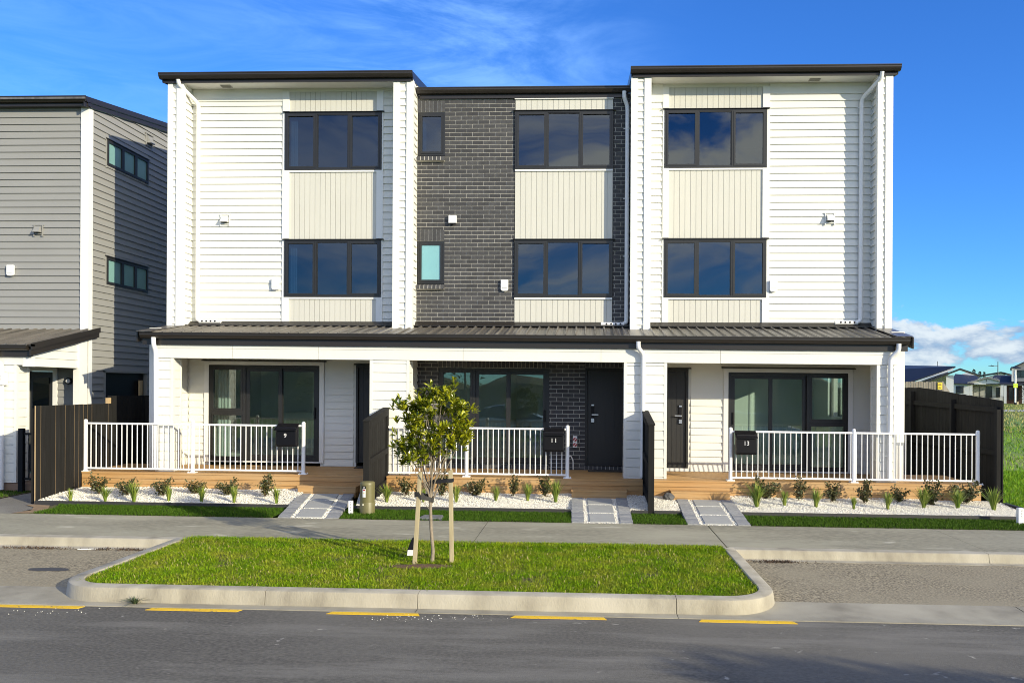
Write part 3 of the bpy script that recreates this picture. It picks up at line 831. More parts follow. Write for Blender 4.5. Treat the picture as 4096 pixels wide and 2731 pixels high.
# side wall of the porch, party wall
sw = MB(); boards(sw, SIDE(-8.475, 1), YC1, -.028, ZD, 2.75, .47); sw.box(-8.70, -8.475, YC1, 0, .3, 3.3); sw.box(-8.475, -8.43, YC1, YC1 + .06, ZD, 2.75); sw.build('porch_side_wall', WHITE, h9)
pw = MB(); boards(pw, SIDE(-3.545, 1), YC1 + .1, -.028, ZD, 2.75, .47); pw.box(-3.72, -3.545, YC1 + .01, 0, .3, 3.05); pw.build('party_wall', WHITE, h9)
corner_column(h9, -8.385, -8.035, YC0, YC1, ZD - .01, 2.668)
corner_column(h9, -4.165, -3.395, YC0, YC1, ZD - .01, 2.668)
beam(h9, -8.40, -3.57, (-6.86, -5.17))
porch_roof(h9, -8.62, -3.57, left_end=True)
eaves(h9, -8.62, -3.57)
downpipe(h9, [(-8.355, -1.56, 3.06), (-8.355, -1.56, 2.93), (-8.34, -1.50, 2.78), (-8.34, -1.475, .5)], .043, [], -1.40)
shell(h9, -8.70, -3.57, 8.60)

# ================================================================== townhouse 11 (middle, brick)
h11 = thing('townhouse', 'dark brick townhouse in the middle, lower roof, porch and letterbox number 11', 'townhouse', (-1.3, 0, ZD), 'terraced townhouses')
bw = MB(); F = FRONT(0)
bx0, bx1, wx1 = -3.56, -1.505, -2.975
W1, W2 = (7.03, 7.945), (4.335, 5.237)
bricks(bw, F, bx0, wx1, 8.185, 8.30, 3.47); bricks(bw, F, bx0, wx1, 5.475, 6.885, 3.47); bricks(bw, F, bx0, wx1, 3.47, 4.19, 3.47)
bricks(bw, F, wx1, bx1, 3.47, 8.30, 3.47); bricks(bw, F, .562, .90, 3.47, 8.30, 3.47)
bwo = bw.build('brick_wall', [BRICK, MORTAR], h11)
for zt0, zt1 in ((7.95, 8.185), (5.242, 5.475)):
    sc_ = MB(); n = 7; wd = (wx1 - bx0) / n
    for i in range(n): sc_.cur = 0; sc_.box(bx0 + i * wd + .005, bx0 + (i + 1) * wd - .005, -.013, .02, zt0 + .005, zt1 - .005)
    sc_.cur = 1; sc_.box(bx0, wx1, -.006, .05, zt0, zt1)
    sc_.build('soldier_course', [BRICK, MORTAR], bwo)
for zt0 in (7.03, 4.335):
    sc_ = MB(); n = 7; wd = (wx1 + .01 - bx0) / n
    for i in range(n):
        a, b = bx0 + i * wd + .005, bx0 + (i + 1) * wd - .005
        sc_.cur = 0; pr = [(.03, zt0 - .002), (-.085, zt0 - .030), (-.100, zt0 - .115), (.03, zt0 - .095)]; sc_.ext(pr, 'x', a + .002, b - .002)
    sc_.cur = 1; sc_.ext([(.03, zt0 - .006), (-.081, zt0 - .034), (-.096, zt0 - .112), (.03, zt0 - .14)], 'x', bx0, wx1)
    sc_.build('brick_sill', [BRICK, MORTAR], bwo)
small_window(h11, bx0 + .015, wx1, *W1, GLASS_UP)
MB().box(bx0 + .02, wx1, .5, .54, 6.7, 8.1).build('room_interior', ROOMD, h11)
small_window(h11, bx0 + .015, wx1, *W2, CYANG)
bay(h11, -1.493, .556, (-1.505, -1.493), (.552, .562), 8.26, (WU, WL))
MB().box(-1.505, .562, -.045, .0, 8.195, 8.255).build('trim_board', WTRIM, h11)
window3(h11, -1.493, .556, *WU); window3(h11, -1.493, .556, *WL)
upper_roof(h11, -3.555, .895, -.17, 8.405, 8.6, .155, (False, False), .19)
hb = MB(); hb.box(-2.885, -2.715, -.085, -.012, 5.60, 5.765); hbo = hb.build('wall_vent', PVC, h11, bevel=.012)
MB().box(-2.87, -2.73, -.088, -.07, 5.582, 5.598).build('vent_opening', BLACKM, hbo)
alarm_box(h11, -1.70, 4.30, -.012)
p = downpipe(h11, [(.775, -.17, 8.30), (.775, -.15, 8.17), (.845, -.09, 8.02), (.845, -.09, 3.52), (.76, -.11, 3.49)], .042, [(.845, 7.55, -.09), (.845, 6.1, -.09), (.845, 4.9, -.09)])
spreader(p, .80, .32, -.12, 3.485)
gb = MB()
dx0, dx1 = -3.088, -.752
bricks(gb, F, -3.545, dx0, .40, 2.75, .415); bricks(gb, F, dx1, .0, .40, 2.75, .415)
bricks(gb, F, dx0, dx1, 2.80, 2.9, .415); bricks(gb, F, .0, .86, 2.70, 2.9, .415)
gbo = gb.build('ground_floor_brick_wall', [BRICK, MORTAR], h11)
sc_ = MB(); n = 28; wd = (dx1 - dx0) / n
for i in range(n): sc_.cur = 0; sc_.box(dx0 + i * wd + .005, dx0 + (i + 1) * wd - .005, -.013, .02, 2.575, 2.795)
sc_.cur = 1; sc_.box(dx0, dx1, -.006, .05, 2.57, 2.80); sc_.build('soldier_course', [BRICK, MORTAR], gbo)
sc_ = MB(); wd = .86 / 10
for i in range(10): sc_.cur = 0; sc_.box(i * wd + .005, (i + 1) * wd - .005, -.013, .02, 2.605, 2.695)
sc_.cur = 1; sc_.box(0, .86, -.006, .05, 2.60, 2.70); sc_.build('soldier_course', [BRICK, MORTAR], gbo)
for a, b in ((dx0, dx1), (.0, .86)):
    sc_ = MB(); n = round((b - a) / .086); wd = (b - a) / n
    for i in range(n): sc_.cur = 0; sc_.box(a + i * wd + .005, a + (i + 1) * wd - .005, -.075, .02, ZD - .02, .545)
    sc_.cur = 1; sc_.box(a, b, -.068, .05, ZD - .02, .54); sc_.build('brick_sill', [BRICK, MORTAR], gbo)
def room11(r, zb):
    r.box(-1.9, -1.8, 2.6, 4.2, zb, 2.9)
glazed_door(h11, dx0, dx1, (-2.340, -1.613), -1, .559, 2.565, 1.53, room11, None, .05)
front_door(h11, .0, .86, True, .545, 2.595, .06)
beam(h11, -3.57, .745, (-2.35, .30))
porch_roof(h11, -3.57, .93); eaves(h11, -3.57, .93)
MB().box(-3.56, .90, -.0, .08, 2.9, 3.47).build('storey_band', TRIMK, h11)
shell(h11, -3.56, .92, 8.34)

# ================================================================== townhouse 13 (right)
h13 = thing('townhouse', 'white weatherboard townhouse with tower at the right, porch and letterbox number 13', 'townhouse', (3.5, 0, ZD), 'terraced townhouses')
fin(h13, .905, 1.315, +1, 3.30, 8.505, False)
fin(h13, 5.855, 6.16, -1, 3.30, 8.505, True)
w = MB(); boards(w, FRONT(0), 1.287, 1.59, 3.50, 8.49, 7.98); boards(w, FRONT(0), 3.79, 5.885, 3.50, 8.49, 7.98)
w.box(.92, 1.61, .0, .08, 3.2, 8.55); w.box(3.78, 6.16, .0, .08, 3.2, 8.55); w.box(1.61, 1.64, .03, .08, 3.2, 8.55); w.box(3.73, 3.78, .03, .08, 3.2, 8.55)
w.box(1.60, 3.785, -.02, .08, 8.425, 8.50); w.build('weatherboard_wall', WHITE, h13)
MB().box(3.79, 5.885, -.034, .0, 8.27, 8.49).build('frieze_board', WHITE, h13); MB().box(1.287, 1.59, -.034, .0, 8.12, 8.49).build('frieze_board', WHITE, h13)
bay(h13, 1.625, 3.733, (1.59, 1.714), (3.65, 3.79), 8.43, ((6.745, 7.955), (4.055, 5.258)))
window3(h13, 1.625, 3.733, 6.745, 7.955); window3(h13, 1.625, 3.733, 4.055, 5.258)
s = MB(); s.box(1.31, 5.87, -.435, -.002, 8.495, 8.525); so_ = s.build('soffit', SOFF, h13); soffit_vent(so_, 4.66, -.2, 8.495)
upper_roof(h13, .885, 6.27, -.58, 8.64)
hood_vent(h13, 5.03, 5.69)
alarm_box(h13, 3.875, 4.29)
p = downpipe(h13, [(5.91, -.50, 8.53), (5.91, -.47, 8.42), (5.645, -.09, 8.12), (5.645, -.09, 3.57), (5.54, -.10, 3.535)], .042, [(5.645, 7.95, -.09), (5.645, 6.75, -.09), (5.645, 5.1, -.09), (5.645, 3.85, -.09)])
spreader(p, 5.58, 5.12, -.11, 3.53)
MB().box(.93, 6.16, -.02, .08, 2.70, 3.5).build('storey_band', WHITE, h13)
gw = MB(); boards(gw, FRONT(0), 1.15, 1.28, ZD, 2.75, .47); boards(gw, FRONT(0), 2.20, 2.87, ZD, 2.75, .47); boards(gw, FRONT(0), 5.53, 5.885, ZD, 2.75, .47)
boards(gw, FRONT(0), 2.87, 5.53, 2.62, 2.75, .47); boards(gw, FRONT(0), 1.28, 2.20, 2.62, 2.75, .47)
gw.box(.93, 1.28, .0, .085, .3, 2.75); gw.box(2.143, 2.97, .0, .085, .3, 2.75); gw.box(5.42, 6.16, .0, .085, .3, 2.75); gw.box(1.28, 2.143, .0, .085, 2.6, 2.75); gw.box(2.97, 5.42, .0, .085, 2.55, 2.75)
gw.build('ground_floor_wall', WHITE, h13)
def room13(r, zb):
    r.box(3.55, 4.25, 4.12, 4.2, zb, zb + 2.02); r.box(3.50, 3.55, 4.10, 4.2, zb, zb + 2.08); r.box(4.25, 4.30, 4.10, 4.2, zb, zb + 2.08)
glazed_door(h13, 2.972, 5.420, (3.844, 4.609), +1, .50, 2.53, 1.495, room13, None, side_open=(1.7, 3.0, 1.55, 2.80))
door_trim(h13, 2.972, 5.420, .50, 2.53)
front_door(h13, 1.28, 2.143, False, .53, 2.585)
mbx = MB(); mbx.box(1.28, 2.143, -.03, .06, ZD, .525); mbx.build('door_sill', WTRIM, h13)
MB().ext([(-.085, 2.588), (-.085, 2.60), (-.02, 2.62), (-.02, 2.588)], 'x', 1.25, 2.20).build('head_flashing', ALU, h13)
sw = MB(); boards(sw, SIDE(5.905, -1), YC1, -.028, ZD, 2.75, .47); sw.box(5.905, 6.16, YC1, 0, .3, 3.3); sw.build('porch_side_wall', WHITE, h13)
pw = MB(); boards(pw, SIDE(1.17, 1), YC1 + .1, -.028, ZD, 2.75, .47); pw.box(.985, 1.17, YC1 + .01, 0, .3, 3.05); pw.build('party_wall', WHITE, h13)
corner_column(h13, .742, 1.562, YC0, YC1, ZD - .01, 2.668)
corner_column(h13, 5.508, 5.882, YC0, YC1, ZD - .01, 2.668)
beam(h13, .745, 5.885, (2.57,))
porch_roof(h13, .93, 6.06, right_end=True); eaves(h13, .93, 6.06)
downpipe(h13, [(1.00, -1.56, 3.06), (1.00, -1.56, 2.94), (1.10, -1.49, 2.83), (1.10, -1.475, .49)], .043, [(1.10, 2.05, -1.475), (1.10, .95, -1.475)], -1.40)
downpipe(h13, [(5.86, -1.56, 3.06), (5.86, -1.56, 2.93), (5.735, -1.49, 2.80), (5.735, -1.475, .49)], .043, [(5.735, 2.3, -1.475), (5.735, .95, -1.475)], -1.40)
shell(h13, .93, 6.16, 8.64, side_win=(1.7, 3.0, 1.55, 2.80))

# ================================================================== grey neighbour house (left edge)
ng = thing('neighbour_house', 'grey three storey weatherboard house with white corner boards at the left edge', 'house', (-13.5, 2.5, 0))
XN, YN = -10.81, .30
slope = .158
tops = lambda y: 8.20 + slope * (y - YN)
w = MB(); boards(w, FRONT(YN), -18.0, -10.985, 3.31, 8.20, 3.345)
w.box(-18.0, XN - .03, YN + .002, YN + .08, 3.2, 8.3); w.build('weatherboard_wall', GREYC, ng)
w = MB(); X_ = XN - .026
wins = ((.92, 2.60, 7.13, 7.71), (.92, 2.61, 4.45, 5.065))
def side_boards(mb, y0, y1, z0, z1, top=None): boards(mb, SIDE(X_, 1), y0, y1, z0, z1, 3.345, top=top)
side_boards(w, .42, .89, .1, 8.8, tops); side_boards(w, 2.64, 11.0, .1, 10.2, tops)
side_boards(w, .89, 2.64, 7.745, 8.9, tops); side_boards(w, .89, 2.64, 5.10, 7.095); side_boards(w, .89, 2.64, 2.45, 4.415)
w.ext([(.40, .05), (.92, .05), (.92, 2.40), (2.60, 2.40), (2.60, .05), (11.0, .05), (11.0, tops(11)), (.40, tops(.4))], 'x', X_ - .10, X_)
w.build('side_wall', GREYC, ng)
for (a, b, c, d) in wins:
    f = MB(); P3 = [(a, a + (b - a) * .36), (a + (b - a) * .36, a + (b - a) * .68), (a + (b - a) * .68, b)]
    for i, (p, q) in enumerate(P3):
        t = .06
        f.box(X_ - .04, X_ + .05, p, q, d - t, d); f.box(X_ - .04, X_ + .05, p, q, c, c + t); f.box(X_ - .04, X_ + .05, p, p + t * .8, c + t, d - t); f.box(X_ - .04, X_ + .05, q - t * .8, q, c + t, d - t)
    fo = f.build('window', ALU, ng)
    for p, q in P3: MB().box(X_ + .01, X_ + .016, p + .045, q - .045, c + .055, d - .055).build('pane', TEAL, fo)
    t = MB(); t.box(X_, X_ + .03, a - .035, a - .002, c - .06, d + .02); t.box(X_, X_ + .03, b + .002, b + .035, c - .06, d + .02); t.box(X_, X_ + .03, a - .002, b + .002, c - .045, c - .004); t.build('trim_board', GREYC, fo)
    MB().box(X_, X_ + .07, a - .04, b + .04, d + .006, d + .02).build('head_flashing', ALU, fo)
cb = MB(); cb.box(-10.985, XN + .004, YN - .045, YN, 3.31, 8.19); cb.box(XN - .03, XN + .004, YN, YN + .11, .05, 8.19); cb.build('corner_board', WTRIM, ng)
# upper roof with barge
MB().prism([(-18, YN - .30, 8.335), (XN + .07, YN - .30, 8.335), (XN + .07, YN - .30, 8.295), (-18, YN - .30, 8.295)], [(-18, 11, 8.335 + slope * 10.9), (XN + .07, 11, 8.335 + slope * 10.9), (XN + .07, 11, 8.295 + slope * 10.9), (-18, 11, 8.295 + slope * 10.9)]).build('upper_roof', ROOF, ng)
b = MB()
for (xo, zo, h) in ((XN + .075, .03, .115), (XN + .045, -.085, .10)):
    b.prism([(xo - .02, YN - .27, 8.335 + zo - h), (xo, YN - .27, 8.335 + zo - h), (xo, YN - .27, 8.335 + zo), (xo - .02, YN - .27, 8.335 + zo)], [(xo - .02, 11, 8.335 + zo - h + slope * 10.9), (xo, 11, 8.335 + zo - h + slope * 10.9), (xo, 11, 8.335 + zo + slope * 10.9), (xo - .02, 11, 8.335 + zo + slope * 10.9)])
b.build('barge_board', TRIMK, ng)
gutter(ng, -18, XN + .08, YN - .17, 8.37, .115, .115); MB().box(-18, XN + .06, YN - .168, YN - .03, 8.19, 8.345).build('fascia', TRIMK, ng)
hood_vent(ng, -11.93, 5.54, YN - .03, .2, GREYC)
alarm_box(ng, -12.53, 4.655, YN - .03)
# vent high on the side wall
sv = MB(); sv.box(X_ + .02, X_ + .045, 2.5, 2.53, 8.06, 8.36); sv.box(X_ + .02, X_ + .045, 2.75, 2.78, 8.06, 8.36); sv.box(X_ + .02, X_ + .06, 2.46, 2.82, 8.35, 8.372); sv.box(X_ + .02, X_ + .045, 2.53, 2.75, 8.06, 8.09)
svo = sv.build('wall_vent', GREYC, ng)
MB().prism([(X_ + .02, 2.56, 8.32), (X_ + .05, 2.56, 8.32), (X_ + .05, 2.72, 8.32), (X_ + .02, 2.72, 8.32)], [(X_ + .02, 2.54, 8.14), (X_ + .14, 2.54, 8.13), (X_ + .14, 2.74, 8.13), (X_ + .02, 2.74, 8.14)]).build('hood', GREYC, svo)
# dark opening low on the side wall with raw battens
dk = MB(); dk.box(XN - .12, XN - .08, .92, 2.60, .05, 2.40); dk.build('side_doorway', BLACKM, ng)
tb = MB(); tb.box(X_, X_ + .03, .86, .915, .1, 2.44); tb.box(X_, X_ + .03, .86, 2.66, 2.405, 2.45); tb.build('trim_board', GREYC, ng)
MB().box(XN - .06, XN - .02, 2.34, 2.46, 1.6, 2.24).build('batten', RAWW, ng)
# porch
YP, YPB = -1.50, -1.14
bm_ = MB(); bm_.box(-18, -10.985, YP, YPB, 2.50, 2.82); bm_.box(-18, -10.985, YP - .006, YP, 2.50, 2.70)
bm_.build('porch_beam', WHITE, ng)
ptop = lambda y: 2.80 + .262 * (y - YP)
gbm = MB(); boards(gbm, SIDE(XN - .05, 1), YP + .02, .06, 2.475, 3.4, 2.475, 0.17, .018, .024, top=ptop)
gbm.ext([(YP + .02, 2.475), (.30, 2.475), (.30, ptop(.3)), (YP + .02, ptop(YP + .02))], 'x', XN - .14, XN - .05); gbm.build('porch_gable', WHITE, ng)
cbm = MB(); cbm.box(-10.985, XN - .02, YP - .012, YP + .02, 2.47, 2.81); cbm.box(XN - .05, XN - .02, YP + .02, YP + .13, 2.47, 2.81)
cbm.box(XN - .14, XN - .005, -.02, .255, .1, 3.20); cbm.build('corner_board', WTRIM, ng)
corner_column(ng, -11.46, -11.11, YP, YPB, .2, 2.50)
MB().prism([(-18, YP - .18, 2.872), (XN + .06, YP - .18, 2.872), (XN + .06, YP - .18, 2.86), (-18, YP - .18, 2.86)], [(-18, YN, 3.355), (XN + .06, YN, 3.355), (XN + .06, YN, 3.343), (-18, YN, 3.343)])
pr = MB(); xx = -18.0; pts = []
while xx < XN - .05: pts += [(xx, 0), (xx + .12, 0), (xx + .135, .03), (xx + .16, .03), (xx + .175, 0)]; xx += .19
n = len(pts); pr.v = [(x, YN - .03, 3.36 + h) for x, h in pts] + [(x, YP - .16, 2.885 + h) for x, h in pts] + [(x, YN - .03, 3.345) for x, h in pts] + [(x, YP - .16, 2.87) for x, h in pts]
pr.f = [(i, i + 1, n + i + 1, n + i) for i in range(n - 1)] + [(2 * n + i, 3 * n + i, 3 * n + i + 1, 2 * n + i + 1) for i in range(n - 1)] + [(n + i, n + i + 1, 3 * n + i + 1, 3 * n + i) for i in range(n - 1)]; pr.m = [0] * len(pr.f)
pr.build('porch_roof', ROOF, ng)
b = MB()
for xo, z0, h in ((XN + .10, .035, .13), (XN + .07, -.09, .12)):
    b.prism([(xo - .03, YP - .13, 2.885 + z0 - h), (xo, YP - .13, 2.885 + z0 - h), (xo, YP - .13, 2.885 + z0), (xo - .03, YP - .13, 2.885 + z0)], [(xo - .03, .56, 3.40 + z0 - h), (xo, .56, 3.40 + z0 - h), (xo, .56, 3.40 + z0), (xo - .03, .56, 3.40 + z0)])
b.box(XN - .05, XN + .10, YP - .13, YP - .05, 2.86, 2.90)
b.build('barge_board', TRIMK, ng)
gutter(ng, -18, XN + .0, YP - .06, 2.885, .105, .115); MB().box(-18, XN + .04, YP - .058, YP - .03, 2.66, 2.86).build('fascia', TRIMK, ng)
wl = MB(); boards(wl, FRONT(YN + .03), -11.50, -10.99, .2, 2.60, .21); wl.box(-18, -12.13, YN + .0, YN + .08, .2, 3.2); wl.box(-11.6, -10.9, YN + .03, YN + .1, .2, 3.2); wl.box(-12.13, -11.6, YN + .03, YN + .1, 2.42, 3.2); wl.build('porch_wall', GREYC, ng)
df = MB(); df.box(-12.14, -11.61, YN + .02, YN + .06, .22, 2.40); dfo = df.build('front_door', ALU, ng); MB().box(-12.06, -11.70, YN + .0, YN + .012, .35, 2.27).build('pane', glass_mat('dark_door_glass', (.12, .14, .14), 1.6), dfo)
tt = MB(); tt.box(-11.61, -11.52, YN - .01, YN + .03, .22, 2.50); tt.box(-12.3, -11.61, YN - .01, YN + .03, 2.405, 2.50); tt.build('door_trim', WTRIM, ng)
lm = MB(); lm.tube([(-11.235, YN - .06, 2.20), (-11.235, YN + .01, 2.20)], .072, 24); lmo = lm.build('wall_lamp', BLACKM, ng, smooth=True)
ln = MB(); ln.tube([(-11.235, YN - .085, 2.20), (-11.235, YN - .058, 2.20)], [.034, .052], 20); ln.build('lamp_lens', PVC, lmo, smooth=True)
p = downpipe(ng, [(-11.47, -1.64, 2.80), (-11.47, -1.64, 2.62), (-11.355, -1.58, 2.50), (-11.355, -1.57, .07)], .045, [(-11.355, 1.6, -1.57), (-11.355, .85, -1.57)], -1.48)
rb = MB(); rb.box(-11.45, -11.27, -1.66, -1.51, 2.10, 2.34); rb.build('leaf_diverter', PVC, p, bevel=.012); MB().box(-11.405, -11.315, -1.668, -1.656, 2.20, 2.29).build('diverter_mouth', mat('grey_plastic', (.3, .3, .32)), p)
nd = MB()
for i in range(12): nd.box(-18, -10.0, YP + .04 + i * .145, YP + .18 + i * .145, .16, .19)
nd.box(-18, -10.0, YP + .01, YP + .035, .05, .19); nd.box(-18, -10.0, YP + .035, .3, -.05, .158)
tag(nd.build('neighbour_deck', mat('weathered_deck', (.27, .18, .12), .7, (.2, .13, .09), 4, stretch=(.6, 6, 6), island=((.3, .2, .135), (.22, .15, .1)))), 'low brown timber deck along the front of the grey house', 'deck')
g_ = thing('side_gate', 'small black metal gate between the grey house column and the dark fence', 'gate', (-10.4, -1.62, .1))
q = MB(); q.box(-10.96, -10.87, -1.66, -1.58, .05, 1.27); q.build('post', BLACKM, g_)
q = MB(); q.box(-10.87, -9.86, -1.635, -1.605, 1.145, 1.185); q.build('top_rail', BLACKM, g_); q = MB(); q.box(-10.87, -9.86, -1.635, -1.605, .27, .31); q.build('bottom_rail', BLACKM, g_)
for i in range(9):
    q = MB(); q.box(-10.78 + i * .105, -10.762 + i * .105, -1.629, -1.611, .31, 1.145); q.build('bar', BLACKM, g_)

# ================================================================== decks, steps, railings, letterboxes
YD = -1.62
def dz(y): return ZD - .014 * (-y / 1.62)
def deck(x0, x1, step, label):
    d = thing('deck', label, 'deck', ((x0 + x1) / 2, -.8, gnd((x0 + x1) / 2, .12)), 'pine decks of the townhouses')
    mb = MB(); y = YD - .012; k = 0
    while y < -.08:
        y2 = min(y + .138, -.065)
        cut = [x0] + sorted(x0 + (x1 - x0) * ((k * .37 + j * .5 + random.uniform(-.05, .05)) % 1.0) for j in range(2)) + [x1]
        for a, b in zip(cut, cut[1:]):
            if b - a > .05: mb.box(a + .001, b - .001, y, y2, dz(y) - .028, dz(y))
        y += .1435; k += 1
    mb.build('deck_boards', DECKW, d)
    f = MB(); z1 = dz(YD) - .030
    for i in range(3):
        zb = max(z1 - (i + 1) * .096 + .007, .1)
        c = x0 + (x1 - x0) * (.62 if i == 1 else .28 if i == 0 else .8)
        for a, b in ((x0, c), (c, x1)): f.box(a + .001, b - .001, YD, YD + .022, zb, z1 - i * .096)
    f.box(x0 + .01, x1 - .01, YD + .03, -.07, .02, z1 - .002); f.build('fascia_boards', DECKW, d)
    s0, s1 = step; yf = -1.90
    s = MB()
    for i in range(2): s.box(s0, s1, yf - .012 + i * .1435, yf + .126 + i * .1435, .247, .275)
    s.build('step_tread', DECKW, d)
    s = MB(); s.box(s0 + .012, s1 - .012, yf, yf + .022, .158, .245); s.box(s0 + .012, s1 - .012, yf, yf + .022, .06, .154)
    for xa in (s0 + .012, s1 - .034): s.box(xa, xa + .022, yf + .023, YD - .002, .158, .245); s.box(xa, xa + .022, yf + .023, YD - .002, .06, .154)
    s.build('step_riser', DECKW, d)
    return d
deck(-9.72, -3.885, (-5.40, -4.28), 'orange pine deck with one step in front of townhouse number 9')
deck(-3.775, 1.095, (-.25, .79), 'orange pine deck with one step in front of the brick townhouse')
deck(1.195, 7.36, (1.60, 2.69), 'orange pine deck with one step in front of townhouse number 13')

def baluster_mesh():
    mb = MB(); mb.tube([(0, 0, 0), (0, 0, .86)], .0098, 8); return mb
def railing(posts, x_start, x_end, label):
    xm = (x_start + x_end) / 2; yr = -1.53; zt = dz(yr)
    r = thing('deck_railing', label, 'railing', (xm, yr, gnd(xm, zt)), 'white railings along the decks')
    for x in posts:
        z0 = gnd(x, zt)
        m = MB(); m.lathe((x, yr, zt), [(.036, .0), (.036, .975), (.035, .990), (.028, 1.002), (.014, 1.008), (.002, 1.010)], 18); po = m.build('post', POWDER, r, smooth=True)
        m = MB(); m.box(x - .075, x + .075, yr - .075, yr + .075, zt, zt + .010)
        m.lathe((x, yr, zt + .01), [(.050, 0), (.046, .012), (.038, .016)], 18)
        for sx in (-1, 1):
            for sy in (-1, 1): m.lathe((x + sx * .058, yr + sy * .058, zt + .010), [(.011, 0), (.011, .012), (.005, .020)], 8)
        m.build('base_plate', POWDER, po)
    for nm, z, hh in (('top_rail', .930, .018), ('bottom_rail', .060, .017)):
        m = MB(); m.box(x_start, x_end, yr - .02, yr + .02, zt + z - hh, zt + z + hh); m.build(nm, POWDER, r, bevel=.006)
    me = None; i = 0
    n = round((x_end - x_start) / .1012)
    for i in range(1, n):
        x = x_start + (x_end - x_start) * i / n
        if any(abs(x - p) < .045 for p in posts): continue
        if me is None:
            o = baluster_mesh().build('baluster', POWDER, None, do_tilt=False, smooth=True); me = o.data; o.parent = r
        else:
            o = bpy.data.objects.new('baluster', me); COL.objects.link(o); o.parent = r
        o.location = (x - xm, 0, gnd(x, zt + .07) - gnd(xm, zt))
    return r
railing((-9.705, -7.585, -5.415), -9.70, -5.42, 'white railing from the dark fence to the number 9 letterbox')
railing((-2.257, -.33), -3.77, -.335, 'white railing behind the staked tree, carrying the number 11 letterbox')
railing((2.75, 5.048, 7.335), 2.755, 7.33, 'white railing from the number 13 letterbox to the black fence')

def letterbox(x0, x1, ztop, num, label):
    xm = (x0 + x1) / 2; yb, yf = -1.565, -1.72
    L_ = thing('letterbox', label, 'letterbox', (xm, yb, gnd(xm, ztop - .44)), 'black letterboxes on the railings')
    zb = ztop - .435
    m = MB(); m.ext([(yb, zb), (yf + .02, zb), (yf, zb + .035), (yf, ztop - .10), (yf + .01, ztop - .06), (yb, ztop - .01)], 'x', x0 + .012, x1 - .012); m.build('box_body', BLACKM, L_, bevel=.005)
    m = MB(); m.prism([(x0, yb - .0, ztop - .008), (x1, yb - .0, ztop - .008), (x1 + .004, yf - .045, ztop - .125), (x0 - .012, yf - .045, ztop - .125)],
                      [(x0, yb - .0, ztop + .006), (x1, yb - .0, ztop + .006), (x1 + .004, yf - .045, ztop - .113), (x0 - .012, yf - .045, ztop - .113)]); m.build('lid', BLACKM, L_)
    text_mesh('number', num, .112, (xm - .012 + (.01 if len(num) > 1 else 0), yf - .004, gnd(xm, ztop - .225)), DIGIT, L_, .003, spacing=1.25 if num == '11' else 1.0)
letterbox(-5.89, -5.485, 1.425, '9', 'black letterbox with number 9 hanging on the left railing')
letterbox(-.775, -.385, 1.400, '11', 'black letterbox with number 11 hanging on the middle railing')
letterbox(2.815, 3.21, 1.395, '13', 'black letterbox with number 13 hanging on the right railing')

# doormats
for x, lab in ((.43, 'dark doormat on the deck at the brick townhouse door'), (-4.4, 'dark doormat on the deck at the number 9 door')):
    m = MB(); m.box(x - .36, x + .36, -.42, -.10, dz(-.2) + .002, dz(-.2) + .016); tag(m.build('doormat', mat('dark_mat', (.04, .035, .033), .95, (.06, .055, .05), 60, bump=.5, bscale=150)), lab, 'doormat')
# tap with a warning tag by the brick wall
t_ = thing('garden_tap', 'garden tap with a red and white warning tag on the brick wall', 'tap', (-.30, -.07, .72))
m = MB(); m.tube(elbow_path([(-.36, -.02, .78), (-.36, -.09, .78), (-.36, -.09, .70)], .03), .014, 8); m.tube([(-.39, -.08, .81), (-.33, -.08, .81)], .01, 8); m.build('tap', CHROME, t_, smooth=True)
m = MB(); m.tube(elbow_path([(-.36, -.09, .69), (-.30, -.10, .78), (-.24, -.10, .66), (-.24, -.10, .48)], .06), .012, 8); m.build('hose', PVC, t_, smooth=True)
m = MB(); m.box(-.25, -.16, -.07, -.064, .93, 1.17); so2 = m.build('warning_tag', PVC, t_)
for z in (.985, 1.095):
    m = MB(); m.tube([(-.205, -.0735, z), (-.205, -.0705, z)], .040, 18); m.build('prohibition_disc', RED, so2)
    m = MB(); m.prism([(-.232, -.0745, z - .03), (-.222, -.0745, z - .036), (-.178, -.0745, z + .03), (-.188, -.0745, z + .036)], [(-.232, -.0740, z - .03), (-.222, -.0740, z - .036), (-.178, -.0740, z + .03), (-.188, -.0740, z + .036)]); m.build('prohibition_bar', PVC, so2)

